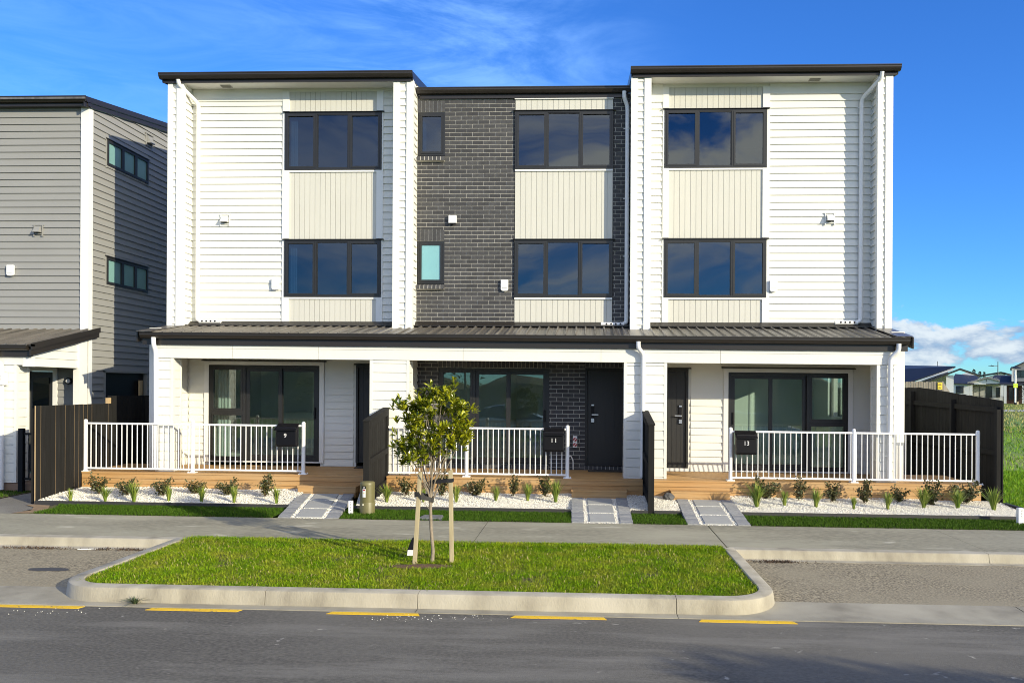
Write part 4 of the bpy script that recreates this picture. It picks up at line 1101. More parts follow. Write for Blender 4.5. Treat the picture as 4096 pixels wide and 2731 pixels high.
# ================================================================== fences
def paling_side(name, label, x, y0, y1, zt, zb, w=.145, gap=.006, posts=(), rails=(), rail_side=1, cat='fence', grp=None, double=False, edge_mat=None):
    """paling fence running away from the street at x; zt, zb functions of y"""
    ym = (y0 + y1) / 2
    F_ = thing(name, label, cat, (x, ym, gnd(x, zb(ym))), grp)
    m = MB(); y = y0
    while y < y1 - .02:
        b = min(y + w, y1); e = random.uniform(-.004, .004)
        k0 = len(m.f)
        m.prism([(x - .010, y + gap / 2, zb(y)), (x + .010, y + gap / 2, zb(y)), (x + .010, y + gap / 2, zt(y) + e), (x - .010, y + gap / 2, zt(y) + e)],
                [(x - .010, b - gap / 2, zb(b)), (x + .010, b - gap / 2, zb(b)), (x + .010, b - gap / 2, zt(b) + e), (x - .010, b - gap / 2, zt(b) + e)])
        m.m[k0] = m.m[k0 + 1] = 1 if random.random() < .55 else 0
        y += w
    m.build('palings', [DARKW, edge_mat or DARKW], F_)
    for (z, h) in rails:
        s = rail_side; xa, xb = sorted((x + s * .0105, x + s * .057))
        m = MB(); za = z(y0) if callable(z) else z; zbb = z(y1) if callable(z) else z
        m.prism([(xa, y0 + .12, za), (xb, y0 + .12, za), (xb, y0 + .12, za + h), (xa, y0 + .12, za + h)], [(xa, y1, zbb), (xb, y1, zbb), (xb, y1, zbb + h), (xa, y1, zbb + h)]); m.build('rail', DARKW, F_)
    for (py, pz) in posts:
        s = rail_side; xa, xb = sorted((x + s * .0115, x + s * .105)) if not double else (x - .05, x + .05)
        m = MB(); m.box(xa, xb, py, py + .095, zb(py) - .15, pz); m.build('post', DARKW, F_, bevel=.004)
    return F_
XF = -9.75
paling_side('timber_fence', 'dark stained paling fence running back from the pebble bed beside the grey house', XF, -2.90, -.60, lambda y: 1.745, lambda y: .0 + .08 * max(0, y + 2.9) , .135, .0045,
            [(-2.85, 1.70), (-1.0, 1.70)], [(1.52, .09), (.9, .09), (.3, .09)], -1, edge_mat=RAWW)
paling_side('timber_fence', 'taller dark paling fence behind the stepped end of the left fence', XF, -.60, 7.0, lambda y: 1.90, lambda y: .1, .135, .005, [(-.58, 1.9), (2.0, 1.9)], [(1.72, .09), (.4, .09)], -1)
m = MB(); m.box(XF - .06, XF - .015, -.72, -.60, 1.60, 1.86); tag(m.build('batten_offcut', RAWW), 'raw pine batten offcut fixed at the step of the left fence', 'batten')
gt = thing('timber_gate', 'black timber side gate between the left fence and the white townhouse', 'gate', (-9.25, .62, .1))
m = MB()
for i in range(8): m.box(-9.73 + i * .125, -9.613 + i * .125, .60, .62, .12, 1.88)
m.build('palings', DARKW, gt); m = MB(); m.box(-9.73, -8.73, .622, .66, 1.55, 1.64); m.box(-9.73, -8.73, .622, .66, .4, .49); m.build('rail', DARKW, gt)

def divider(x, y0, y1, zt0, zt1, label):
    """short framed fence between two front gardens: posts, three rails on both faces, palings in the middle"""
    F_ = thing('divider_fence', label, 'fence', (x, (y0 + y1) / 2, gnd(x, .08)), 'dark dividing fences between the front gardens')
    zt = lambda y: zt0 + (zt1 - zt0) * (y - y0) / (y1 - y0)
    m = MB(); y = y0 + .1
    while y < y1 - .1:
        b = min(y + .14, y1 - .1); m.prism([(x - .011, y, .08), (x + .011, y, .08), (x + .011, y, zt(y) - .05), (x - .011, y, zt(y) - .05)], [(x - .011, b - .004, .08), (x + .011, b - .004, .08), (x + .011, b - .004, zt(b) - .05), (x - .011, b - .004, zt(b) - .05)]); y += .14
    m.build('palings', DARKW, F_)
    for z in (.18, .78):
        for s in (-1, 1):
            xa, xb = sorted((x + s * .0125, x + s * .052))
            m = MB(); m.prism([(xa, y0 + .1, z), (xb, y0 + .1, z), (xb, y0 + .1, z + .10), (xa, y0 + .1, z + .10)], [(xa, y1 - .1, z + .10), (xb, y1 - .1, z + .10), (xb, y1 - .1, z + .20), (xa, y1 - .1, z + .20)]); m.build('rail', DARKW, F_)
    for s in (-1, 1):
        xa, xb = sorted((x + s * .0125, x + s * .052))
        m = MB(); m.prism([(xa, y0 + .1, zt(y0) - .15), (xb, y0 + .1, zt(y0) - .15), (xb, y0 + .1, zt(y0 + .1) - .032), (xa, y0 + .1, zt(y0 + .1) - .032)], [(xa, y1 - .1, zt(y1) - .15), (xb, y1 - .1, zt(y1) - .15), (xb, y1 - .1, zt(y1 - .1) - .032), (xa, y1 - .1, zt(y1 - .1) - .032)]); m.build('rail', DARKW, F_)
    for py in (y0, y1 - .1):
        m = MB(); m.prism([(x - .05, py, -.1), (x + .05, py, -.1), (x + .05, py, zt(py) - .028), (x - .05, py, zt(py) - .028)], [(x - .05, py + .098, -.1), (x + .05, py + .098, -.1), (x + .05, py + .098, zt(py + .098) - .028), (x - .05, py + .098, zt(py + .098) - .028)]); m.build('post', DARKW, F_)
    m = MB(); m.prism([(x - .062, y0 - .01, zt(y0) - .026), (x + .062, y0 - .01, zt(y0) - .026), (x + .062, y0 - .01, zt(y0)), (x - .062, y0 - .01, zt(y0))], [(x - .062, y1, zt(y1) - .026), (x + .062, y1, zt(y1) - .026), (x + .062, y1, zt(y1)), (x - .062, y1, zt(y1))]); m.build('cap_rail', DARKW, F_)
divider(-3.83, -2.86, -1.44, 1.565, 1.755, 'dark stained dividing fence behind the olive pedestal')
divider(1.145, -2.95, -1.44, 1.565, 1.755, 'black stained dividing fence between the two white paths')

XR = 7.66
paling_side('boundary_fence', 'tall black paling fence with post and rails at the right side of the decks', XR, -1.80, 9.0, lambda y: 2.02 + .068 * min(3.6, max(0, y + 1.8)), lambda y: .02, .145, .005,
            [(-1.78, 1.86), (.05, 2.02), (2.1, 2.18), (4.3, 2.2), (6.5, 2.2)], [(lambda y: 1.80 + .026 * min(3.6 * 2, max(0, y + 1.8)), .10), (1.0, .09), (.16, .09)], -1)

# ================================================================== ground, road, kerbs, paths
def sheet(name, mt, x0, x1, y0, y1, z, nx=1, ny=1, z1=None, kind='structure', bumps=0.0):
    """ground sheet, divided; z1 = height at y1; every sheet is 5 cm thick earth so nothing is paper-thin from the side"""
    xs = sorted(set([x0 + (x1 - x0) * i / nx for i in range(nx + 1)] + [v for v in (-14, 10) if x0 < v < x1]))
    ys = [y0 + (y1 - y0) * j / ny for j in range(ny + 1)]
    z1 = z if z1 is None else z1
    V = []
    for y in ys:
        for x in xs:
            zz = z + (z1 - z) * (y - y0) / (y1 - y0)
            if bumps and y0 < y < y1 and x0 < x < x1: zz += random.uniform(-bumps, bumps)
            V.append((x, y, gnd(x, zz)))
    n = len(xs)
    Fc = [(j * n + i, j * n + i + 1, (j + 1) * n + i + 1, (j + 1) * n + i) for j in range(len(ys) - 1) for i in range(n - 1)]
    me = bpy.data.meshes.new(name); me.from_pydata(V, [], Fc); me.materials.append(mt)
    o = link(me, name); o['kind'] = kind
    return o
sheet('ground', DRYG, -900, 900, -900, -3.9, -.36)
sheet('field', DRYG, -700, 900, -3.88, 3000, -.035, 1, 60)
sheet('road', ASPH, -120, 120, -15.4, -8.555, -.160, 4)
ch = MB()
def strip(mb, prof, xs):
    n = len(prof)
    for x in xs: pass
    o = len(mb.v)
    for x in xs: mb.v += [(x, y, z) for y, z in prof]
    for i in range(len(xs) - 1):
        for j in range(n - 1):
            mb.f.append((o + i * n + j, o + (i + 1) * n + j, o + (i + 1) * n + j + 1, o + i * n + j + 1)); mb.m.append(mb.cur)
chx = [-60, -14, -7.0, -5.2]
for a, b in ((-60, -8.9), (-8.89, -1.735), (-1.729, .955), (.961, 4.62), (4.63, 8.4), (8.41, 60)):
    xs = [a] + [v for v in (-14, 10) if a < v < b] + [b]
    strip(ch, [(-8.60, -.30), (-8.60, -.152), (-8.42, -.149), (-7.98, -.126), (-7.98, -.3)], xs)
tag(ch.build('channel', CHAN), kind='structure')
sheet('parking_bay', BAY, -60, -5.60, -7.985, -5.90, -.128, 1, 1, -.122)
sheet('parking_bay', BAY, 1.90, 60, -7.985, -5.90, -.128, 1, 1, -.122)
fp = MB()
for a, b in ((-60, -14), (-14, -1.553), (-1.546, 1.955), (1.968, 5.50), (5.505, 10), (10, 60)):
    fp.v += []; strip(fp, [(-5.655, -.2), (-5.655, 0), (-3.915, .004), (-3.915, -.2)], [a, b])
tag(fp.build('footpath', FOOT), kind='structure')
MBj = MB(); MBj.box(-60, 60, -5.64, -3.93, -.30, -.16); tag(MBj.build('footpath_base', SOIL), kind='structure')
# back kerbs of the two parking bays
bk = MB(); kp = [(-5.652, -.3), (-5.652, .004), (-5.80, .002), (-5.815, -.006), (-5.835, -.112), (-5.86, -.119), (-5.965, -.119), (-5.965, -.3)]
for a, b in ((-60, -14), (-14, -9.20), (-9.194, -5.66), (1.98, 5.42), (5.426, 10), (10, 60)): strip(bk, kp, [a, b])
tag(bk.build('kerb', CONC), kind='structure')
# island kerb: rounded U with its open side on the footpath
def rounded(x0, x1, yb, yf, r, n=12):
    pts = [(x0, yb)]
    for i in range(n + 1):
        t = math.pi + (math.pi / 2) * i / n; pts.append((x0 + r + r * math.cos(t), yf + r + r * math.sin(t)))
    k = len(pts)
    for v in (-3.35, -1.735, .955):
        pts.append((v, yf))
    for i in range(n + 1):
        t = 1.5 * math.pi + (math.pi / 2) * i / n; pts.append((x1 - r + r * math.cos(t), yf + r + r * math.sin(t)))
    pts.append((x1, yb))
    return pts
IX0, IX1, IYF = -5.75, 2.07, -8.455
def ring(inset, z):
    r = max(.58 - inset, .2)
    return [(x, y, z) for x, y in rounded(IX0 + inset, IX1 - inset, -5.70, IYF + inset, r)]
rings = [ring(-.02, -.30), ring(-.012, -.145), ring(.004, -.03), ring(.012, -.006), ring(.03, .003), ring(.155, .006), ring(.165, -.003), ring(.167, -.2)]
n = len(rings[0])
def kerb_piece(i0, i1, name, cut0=False, cut1=False):
    mb = MB()
    for R_ in rings:
        seg = [list(p) for p in R_[i0:i1 + 1]]
        if cut0: seg[0][0] += .003
        if cut1: seg[-1][0] -= .003
        mb.v += [tuple(p) for p in seg]
    m_ = i1 - i0 + 1
    for a in range(len(rings) - 1):
        for b in range(m_ - 1): mb.f.append((a * m_ + b, a * m_ + b + 1, (a + 1) * m_ + b + 1, (a + 1) * m_ + b)); mb.m.append(0)
    for b in (0, m_ - 1): mb.f.append(tuple(a * m_ + b for a in range(len(rings)))); mb.m.append(0)
    o = mb.build(name, CONC, smooth=True); o['kind'] = 'structure'
br = [i for i, p in enumerate(rings[0]) if p[0] in (-3.35, -1.735, .955)]
kerb_piece(0, br[0], 'kerb', False, True); kerb_piece(br[0], br[1], 'kerb', True, True); kerb_piece(br[1], br[2], 'kerb', True, True); kerb_piece(br[2], n - 1, 'kerb', True, False)
# island soil
iso = MB(); R_ = ring(.15, -.03); iso.v = [p for p in R_]; iso.f = [tuple(range(len(R_)))]; iso.m = [0]
tag(iso.build('island_soil', SOIL), kind='structure')
# yellow dashes
ym = MB()
for i, (a, b) in enumerate(((-8.0, -7.07), (-6.15, -5.21), (-4.50, -3.55), (-2.62, -1.665), (-.74, .23), (1.15, 2.13))):
    s = .03 * (1 if i < 3 else -1)
    o = MB().prism([(a, -8.70, -.159), (b, -8.70, -.159), (b + s, -8.622, -.159), (a + .04, -8.622, -.159)], [(a, -8.70, -.155), (b, -8.70, -.155), (b + s, -8.622, -.155), (a + .04, -8.622, -.155)]).build('road_marking', YEL)
    tag(o, kind='structure')

# beds
def bz(y): return .050 + (y + 2.93) * .088
def bed(x0, x1, lab_x=None, skew=(0, 0, 0, 0)):
    ys = np.linspace(-2.93, -1.60, 8); nx = int((x1 - x0) / .22) + 2
    V = []; 
    for j, y in enumerate(ys):
        t = j / 7
        a, b = x0 + skew[0] * (1 - t), x1 + skew[1] * (1 - t)
        for i in range(nx):
            x = a + (b - a) * i / (nx - 1)
            h = .016 * math.sin(x * 2.3 + 1.3 * math.sin(y * 3)) + random.uniform(-.007, .007)
            V.append((x, y, gnd(x, bz(y) + h * (0 < j < 7) - .012)))
    Fc = [(j * nx + i, j * nx + i + 1, (j + 1) * nx + i + 1, (j + 1) * nx + i) for j in range(7) for i in range(nx - 1)]
    me = bpy.data.meshes.new('garden_bed'); me.from_pydata(V, [], Fc); me.materials.append(PEBBASE); o = link(me, 'garden_bed'); o['kind'] = 'structure'
BEDS = [(-9.72, -5.34, (0, .25)), (-4.28, -3.80, (.30, 0)), (-3.80, -.24, (0, .03)), (.78, 1.70, (0, -.04)), (2.70, 7.66, (-.03, 0))]
for a, b, sk in BEDS: bed(a, b, skew=sk)
# loose white pebbles over the beds and down the paths
def pebbles(name, pts, r0, r1, mt):
    n = len(pts)
    t = (1 + 5 ** .5) / 2
    base = np.array([[1, 0, .0], [-.7, .75, .1], [-.6, -.8, 0], [.15, .3, .75], [.1, -.2, .72], [.05, .1, -.7], [.5, .75, .1], [.45, -.8, .05]])
    fc = np.array([[3, 0, 6], [3, 6, 1], [3, 1, 4], [4, 1, 2], [4, 2, 7], [4, 7, 0], [3, 4, 0], [5, 6, 0], [5, 1, 6], [5, 2, 1], [5, 7, 2], [5, 0, 7]])
    a = NP.uniform(0, 6.283, n); s = NP.uniform(r0, r1, n)
    sx, sy, sz = s * NP.uniform(.8, 1.5, n), s * NP.uniform(.7, 1.1, n), s * NP.uniform(.5, .95, n)
    X = base[None, :, 0] * sx[:, None]; Y = base[None, :, 1] * sy[:, None]; Z = base[None, :, 2] * sz[:, None]
    ca, sa = np.cos(a)[:, None], np.sin(a)[:, None]
    tl = NP.uniform(-.5, .5, n)[:, None]
    Z = Z + X * tl
    V = np.stack([X * ca - Y * sa, X * sa + Y * ca, Z], 2) + pts[:, None, :]
    o = soup(name, V.reshape(-1, 3), [(np.arange(n)[:, None, None] * 8 + fc).reshape(-1, 3)], mt)
    return o
P = []
for a, b, sk in BEDS:
    n = int((b - a) * 1.32 * 2600)
    y = NP.uniform(-2.925, -1.62, n); t = (y + 2.93) / 1.33
    xa = a + sk[0] * (1 - t); xb = b + sk[1] * (1 - t)
    x = xa + (xb - xa) * NP.uniform(0, 1, n)
    h = .016 * np.sin(x * 2.3 + 1.3 * np.sin(y * 3))
    P.append(np.stack([x, y, .050 + (y + 2.93) * .088 + h - .006 + NP.uniform(0, .012, n)], 1))
P = np.concatenate(P); P[:, 2] += tilt_np(P)
tag(pebbles('white_pebbles', P, .006, .014, PEB), 'loose white pebbles covering the garden beds in front of the decks', 'pebbles', kind='stuff')

# three front paths: pebbles, slabs, cobble borders
def pz(y): return .008 + max(0, (y + 3.9)) * .060
PATHS = {'9': ((-4.99, -3.99), (-5.335, -4.31)), '11': ((-.205, .785), (-.245, .785)), '13': ((1.640, 2.655), (1.70, 2.715))}
PP = []
WHERE = {'9': 'skewed path of number 9', '11': 'path of the brick townhouse', '13': 'path of number 13'}
for key, ((fa, fb), (ba, bb)) in PATHS.items():
    xl = lambda y: fa + (ba - fa) * (y + 3.9) / 2.0
    xr = lambda y: fb + (bb - fb) * (y + 3.9) / 2.0
    V = []; ys = [-3.91, -3.2, -2.5, -1.9, -1.60]
    for y in ys: V += [(xl(y), y, gnd(xl(y), pz(y) - .012)), (xr(y), y, gnd(xr(y), pz(y) - .012))]
    me = bpy.data.meshes.new('path'); me.from_pydata(V, [], [(2 * j, 2 * j + 1, 2 * j + 3, 2 * j + 2) for j in range(4)]); me.materials.append(PEBBASE)
    o = link(me, 'path'); o['kind'] = 'structure'
    n = 5200; y = NP.uniform(-3.89, -1.68, n); t = NP.uniform(.2, .8, n)
    PP.append(np.stack([xl(y) + (xr(y) - xl(y)) * t, y, .008 + np.maximum(0, y + 3.9) * .06 - .008 + NP.uniform(0, .008, n)], 1))
    for side in (0, 1):
        m = MB(); y = -3.905
        while y < -1.66:
            b = min(y + .098, -1.62)
            xa = (xl(y) + .004) if side == 0 else (xr(y) - .205); 
            e = random.uniform(-.003, .003); j = random.uniform(-.006, .006); sk = (ba - fa) / 2.0 * .09
            m.prism([(xa + j, y + .004, pz(y) - .05), (xa + .2 + j, y + .004, pz(y) - .05), (xa + .2 + j + sk, b - .004, pz(b) - .05), (xa + j + sk, b - .004, pz(b) - .05)],
                    [(xa + j, y + .004, pz(y) + .012 + e), (xa + .2 + j, y + .004, pz(y) + .012 + e), (xa + .2 + j + sk, b - .004, pz(b) + .012 + e), (xa + j + sk, b - .004, pz(b) + .012 + e)])
            y += .1
        o = m.build('cobble_border', COBB); o['kind'] = 'structure'
    for i, (y0, y1) in enumerate(((-3.86, -3.25), (-3.17, -2.55), (-2.47, -1.93))):
        sh = (fb - fa - .98) / 2
        xa, xb = xl(y0) + .29, xr(y0) - .28
        dx = (ba - fa) / 2.0 * (y1 - y0)
        m = MB(); zl = pz(y0) + .014, pz(y1) + .014
        m.prism([(xa, y0, zl[0] - .05), (xb, y0, zl[0] - .05), (xb + dx, y1, zl[1] - .05), (xa + dx, y1, zl[1] - .05)], [(xa, y0, zl[0]), (xb, y0, zl[0]), (xb + dx, y1, zl[1]), (xa + dx, y1, zl[1])])
        o = m.build('paving_slab', SLAB, bevel=.006)
        tag(o, 'grey concrete slab, %s on the %s' % (('nearest the footpath', 'in the middle', 'nearest the deck step')[i], WHERE[key]), 'paving slab', 'concrete slabs of the three paths')
P = np.concatenate(PP); P[:, 2] += tilt_np(P)
tag(pebbles('path_pebbles', P, .006, .013, PEB), 'white pebbles between the slabs and cobbles of the three paths', 'pebbles', kind='stuff')

# edging boards
def edging(x0, x1, label, y=-2.955):
    m = MB(); m.box(x0, x1, y - .022, y + .022, -.05, .078)
    tag(m.build('garden_edging', EDGE, bevel=.003), label, 'edging', 'black edging boards of the beds')
edging(-9.70, -5.10, 'long black edging board in front of the number 9 pebble bed')
edging(-4.03, -.235, 'black edging board behind the olive pedestal and the tree')
edging(.80, 1.09, 'short black edging board left of the dividing fence post'); edging(1.20, 1.655, 'short black edging board right of the dividing fence post')
edging(2.69, 7.90, 'long black edging board in front of the number 13 pebble bed')
m = MB(); m.prism([(7.88, -2.93, -.05), (7.94, -2.93, -.05), (7.94, -2.93, .09), (7.88, -2.93, .09)], [(7.64, -1.86, -.05), (7.70, -1.86, -.05), (7.70, -1.86, .16), (7.64, -1.86, .16)])
tag(m.build('garden_edging', EDGE), 'short black edging board running back to the tall right fence', 'edging', 'black edging boards of the beds')

# lawns
def poly_points(n, x0, x1, y0, y1, test=None):
    p = np.stack([NP.uniform(x0, x1, n), NP.uniform(y0, y1, n), np.zeros(n)], 1)
    if test is not None: p = p[test(p)]
    return p
LS = [(-9.35, -5.08, lambda p: (p[:, 0] > -9.0 - .35 * (p[:, 1] + 3.0) * -.3 - .5 * np.clip((p[:, 1] + 3.4) * 1.2, 0, 1)) & (p[:, 0] < -5.0 - (p[:, 1] + 3.9) * .17)),
      (-4.10, -.22, lambda p: p[:, 0] > -3.97 - (p[:, 1] + 3.9) * .17), (.79, 1.65, None), (2.67, 7.6, None)]
allp = []
for a, b, tst in LS:
    n = int((b - a) * .96 * 5200)
    p = poly_points(n, a, b, -3.93, -2.98, tst); p[:, 2] = .012 + NP.uniform(-.006, .006, len(p)); allp.append(p)
    o = sheet('lawn_soil', SOIL, a + .02, b - .02, -3.91, -2.97, .006)
p = poly_points(22000, -15.5, -10.8, -3.9, -1.45); p[:, 2] = .03; allp.append(p)
p = np.concatenate(allp); p[:, 2] += tilt_np(p)
v, f = blades(p, .018, .042, .004, .008, .45)
tag(soup('lawn_grass', v, f, LAWN), 'short dark green new lawn along the footpath', 'lawn', kind='stuff')
# island grass
def in_island(p, m=.17):
    x, y = p[:, 0], p[:, 1]; r = .42
    ok = (x > IX0 + m) & (x < IX1 - m) & (y > IYF + m)
    for cx in (IX0 + m + r, IX1 - m - r):
        s = -1 if cx < 0 else 1
        c = ((x - cx) * s > 0) & (y < IYF + m + r)
        ok &= ~(c & ((x - cx) ** 2 + (y - (IYF + m + r)) ** 2 > r * r))
    return ok
def clump_noise(p, f, seed):
    r = np.random.default_rng(seed); s = np.zeros(len(p))
    for k in range(6):
        a = r.uniform(0, 6.28); q = f * r.uniform(.6, 1.8)
        s += np.sin((p[:, 0] * np.cos(a) + p[:, 1] * np.sin(a)) * q + r.uniform(0, 6.28))
    return s / 6
p = poly_points(330000, IX0, IX1, IYF, -5.60, in_island)
cn = clump_noise(p, 5, 3) * .6 + clump_noise(p, 14, 4) * .4
hole = ((p[:, 0] + 1.95) / .42) ** 2 + ((p[:, 1] + 7.12) / .17) ** 2
p = p[(NP.uniform(-.55, .25, len(p)) < cn + .06) & ((hole > 1) | (NP.uniform(0, 1, len(p)) < .10))]
p[:, 2] = -.020 + .012 * clump_noise(p, 4, 9) + tilt_np(p)
tall = NP.uniform(0, 1, len(p)) < .10 + .28 * (clump_noise(p, 3.2, 21) > .25)
edge = (p[:, 1] > -5.9)
v1, f1 = blades(p[~(tall | edge)], .012, .032, .003, .0065, 2.1)
v2, f2 = blades(p[tall | edge], .026, .062, .004, .008, 1.6)
f2 = [q + len(v1) for q in f2]
tag(soup('verge_grass', np.concatenate([v1, v2]), [f1[0], f1[1], f2[0], f2[1]], GRASS), 'uneven green grass growing on the kerbed island by the road', 'grass', kind='stuff')
p = poly_points(2600, IX0, IX1, IYF, -5.65, in_island); p[:, 2] = -.012 + tilt_np(p)
v, f = blades(p, .02, .05, .006, .011, 1.6)
tag(soup('dry_grass', v, f, mat('straw', (.4, .31, .15), .8, island=((.34, .30, .12), (.22, .19, .06)))), 'dry straw blades scattered through the island grass', 'grass', kind='stuff')
# bark mulch round the tree
m = MB(); q = [(-1.93 + .42 * math.cos(t) * random.uniform(.8, 1.1), -7.14 + .16 * math.sin(t) * random.uniform(.8, 1.1), -.012) for t in (6.283 * k / 18 for k in range(18))]
m.v = q + [(-1.93, -7.14, .012)]; m.f = [(k, (k + 1) % 18, 18) for k in range(18)]; m.m = [0] * 18
tag(m.build('mulch_patch', MULCH), 'brown bark mulch at the foot of the street tree', 'mulch', kind='stuff')
# neighbour front yard: aggregate path, lawn base
sheet('path', mat('grey_gravel', (.24, .225, .195), .95, (.11, .105, .095), 80, 1, .8, 90, col3=(.29, .275, .235), detail=3), -10.80, -9.42, -3.91, .3, -.002, 1, 2, .02)
sheet('lawn_soil', SOIL, -16, -10.80, -3.91, -1.45, .02)
m = MB(); m.v = [(-9.45, -3.91, .008), (-8.95, -3.91, .010), (-9.1, -3.5, .013), (-9.35, -3.08, .015), (-9.70, -2.98, .016), (-9.80, -3.06, .014), (-9.50, -3.28, .012), (-9.32, -3.6, .010)]; m.f = [tuple(range(8))]; m.m = [0]
tag(m.build('bare_soil', mat('sandy_soil', (.30, .2, .11), .95, (.2, .14, .08), 12, bump=.5)), kind='structure')
# field to the right of the fence
p = poly_points(42000, 7.75, 12.5, -2.7, 6.0); p[:, 2] = -.04 + tilt_np(p)
v1, f1 = blades(p, .04, .12, .007, .013, .9)
p = poly_points(30000, 8.2, 30, 6, 34); p[:, 2] = -.04 + tilt_np(p)
v2, f2 = blades(p, .05, .14, .012, .03, 1.0); f2 = [q + len(v1) for q in f2]
tag(soup('field_grass', np.concatenate([v1, v2]), [f1[0], f1[1], f2[0], f2[1]], FGRASS), 'bright rough grass in the empty section right of the tall fence', 'grass', kind='stuff')
p = poly_points(30000, 22, 80, 24, 108); p[:, 2] = -.04 + tilt_np(p)
v1, f1 = blades(p, .1, .28, .03, .08, .9)
tag(soup('dry_field_grass', v1, f1, mat('dry_field_blade', (.2, .2, .06), .8, island=((.34, .31, .12), (.20, .25, .05)))), 'long dry grass in the field before the distant houses', 'grass', kind='stuff')
sheet('far_road', mat('far_pavement', (.42, .43, .45), .9), 20, 120, 70, 80, .0)

# ================================================================== plants in the beds
def tuft_mesh(h, n, spread, seed):
    rr = np.random.default_rng(seed); V, F4, F3 = [], [], []
    for i in range(n):
        a = rr.uniform(0, 6.283); L_ = h * rr.uniform(.65, 1.12); ln = abs(rr.normal(.0, spread)) + .08; w = rr.uniform(.004, .0075)
        d = np.array([math.cos(a), math.sin(a), 0]); s = np.array([-d[1], d[0], 0]); root = d * rr.uniform(0, .022) + s * rr.uniform(-.01, .01)
        pts = []
        for t in (0, .35, .7, 1.0):
            pts.append(root + d * L_ * ln * t ** 1.8 + np.array([0, 0, L_ * (t - .22 * ln * t ** 2.5)]))
        b = len(V)
        for k, q in enumerate(pts[:3]): V += [q - s * w * (1 - .15 * k), q + s * w * (1 - .15 * k)]
        V.append(pts[3]); F4 += [(b, b + 1, b + 3, b + 2), (b + 2, b + 3, b + 5, b + 4)]; F3.append((b + 4, b + 5, b + 6))
    me = bpy.data.meshes.new('grass_tuft'); me.from_pydata([tuple(q) for q in V], [], F4 + F3); me.materials.append(TUFT); return me
TM = [tuft_mesh(.30, 90, .26, 1), tuft_mesh(.34, 110, .34, 2), tuft_mesh(.28, 80, .20, 3), tuft_mesh(.36, 130, .42, 4)]
ORD = ['first', 'second', 'third', 'fourth', 'fifth', 'sixth', 'seventh', 'eighth']
T9 = [(-9.13, -2.86, 0, .82), (-8.51, -2.84, 1, .85), (-8.01, -2.80, 1, 1.12), (-7.41, -2.74, 2, 1.05), (-6.80, -2.77, 2, 1.1), (-6.23, -2.74, 0, 1.05), (-5.47, -2.73, 2, 1.1)]
T11 = [(-3.545, -2.52, 3, .95), (-2.90, -2.44, 0, .85), (-2.307, -2.44, 0, 1.1), (-1.60, -2.34, 0, 1.0), (-1.035, -2.22, 1, 1.0), (-.52, -2.28, 1, 1.25)]
T13 = [(3.062, -2.41, 3, 1.25), (3.563, -2.34, 0, 1.0), (4.104, -2.40, 1, 1.08), (4.747, -2.45, 2, .85), (5.355, -2.41, 1, .95), (6.024, -2.30, 3, 1.12), (6.609, -2.33, 3, 1.05), (7.21, -2.37, 3, 1.15)]
for lst, where in ((T9, 'counted from the left in the bed of number 9'), (T11, 'counted from the left in the bed of the brick townhouse'), (T13, 'counted from the left in the bed of number 13')):
    for i, (x, y, k, s) in enumerate(lst):
        o = link(TM[k], 'grass_tuft'); o.location = (x, y, gnd(x, bz(y)) - .005); o.scale = (s, s, s); o.rotation_euler.z = random.uniform(0, 6)
        tag(o, '%s grass tuft %s' % (ORD[i], where), 'grass tuft', 'green grass tufts in the pebble beds')
def shrub_meshes(h, wd, seed, nb=16):
    rr = random.Random(seed); tw = MB(); V, Fc = [], []
    for i in range(nb):
        a = rr.uniform(0, 6.283); rad = wd * math.sqrt(rr.random()); H = h * rr.uniform(.5, 1.05) * (1 - .35 * (rad / wd) ** 2)
        tip = Vector((math.cos(a) * rad, math.sin(a) * rad, H)); mid = Vector((tip.x * .35, tip.y * .35, H * .5))
        tw.tube([(0, 0, 0), mid, tip], [.005, .0035, .0015], 5)
        for j in range(26):
            t = rr.uniform(.2, 1.05); c = (mid * (t / .5) if t < .5 else mid + (tip - mid) * ((t - .5) / .5)) + Vector((rr.gauss(0, .022), rr.gauss(0, .022), rr.gauss(0, .018)))
            L_, w = rr.uniform(.024, .042), rr.uniform(.011, .019)
            d = Vector((rr.gauss(0, 1), rr.gauss(0, 1), rr.gauss(.4, .8))).normalized(); s = d.cross(Vector((rr.gauss(0, 1), rr.gauss(0, 1), rr.gauss(0, 1)))).normalized(); u = d.cross(s) * .25 * w
            b = len(V); V += [c, c + d * L_ * .5 + s * w + u, c + d * L_, c + d * L_ * .5 - s * w + u]; Fc += [(b, b + 1, b + 2), (b, b + 2, b + 3)]
    me = bpy.data.meshes.new('foliage'); me.from_pydata([tuple(q) for q in V], [], Fc); me.materials.append(SHRUB)
    return tw, me
def make_shrub(h, wd, seed, nb):
    r = thing('shrub', 'small shrub', 'shrub', (0, 0, 0), 'bronze leaved shrubs in the pebble beds')
    tw, me = shrub_meshes(h, wd, seed, nb)
    link(me, 'foliage', r); tw.build('stems', TWIG, r, do_tilt=False)
    return r
SH = [make_shrub(.36, .15, 5, 17), make_shrub(.34, .19, 6, 20), make_shrub(.38, .12, 7, 14), make_shrub(.40, .16, 8, 24)]
S9 = [(-8.989, -2.24, 0, 1.05), (-8.44, -2.28, 1, .95), (-7.75, -2.30, 1, .95), (-7.22, -2.15, 1, .9), (-6.59, -2.16, 1, .95), (-5.88, -2.22, 3, .9)]
S11 = [(-3.327, -1.95, 0, .95), (-2.661, -1.98, 2, 1.05), (-2.0, -1.92, 1, 1.1), (-1.332, -1.85, 2, .95), (-.73, -1.88, 3, .9)]
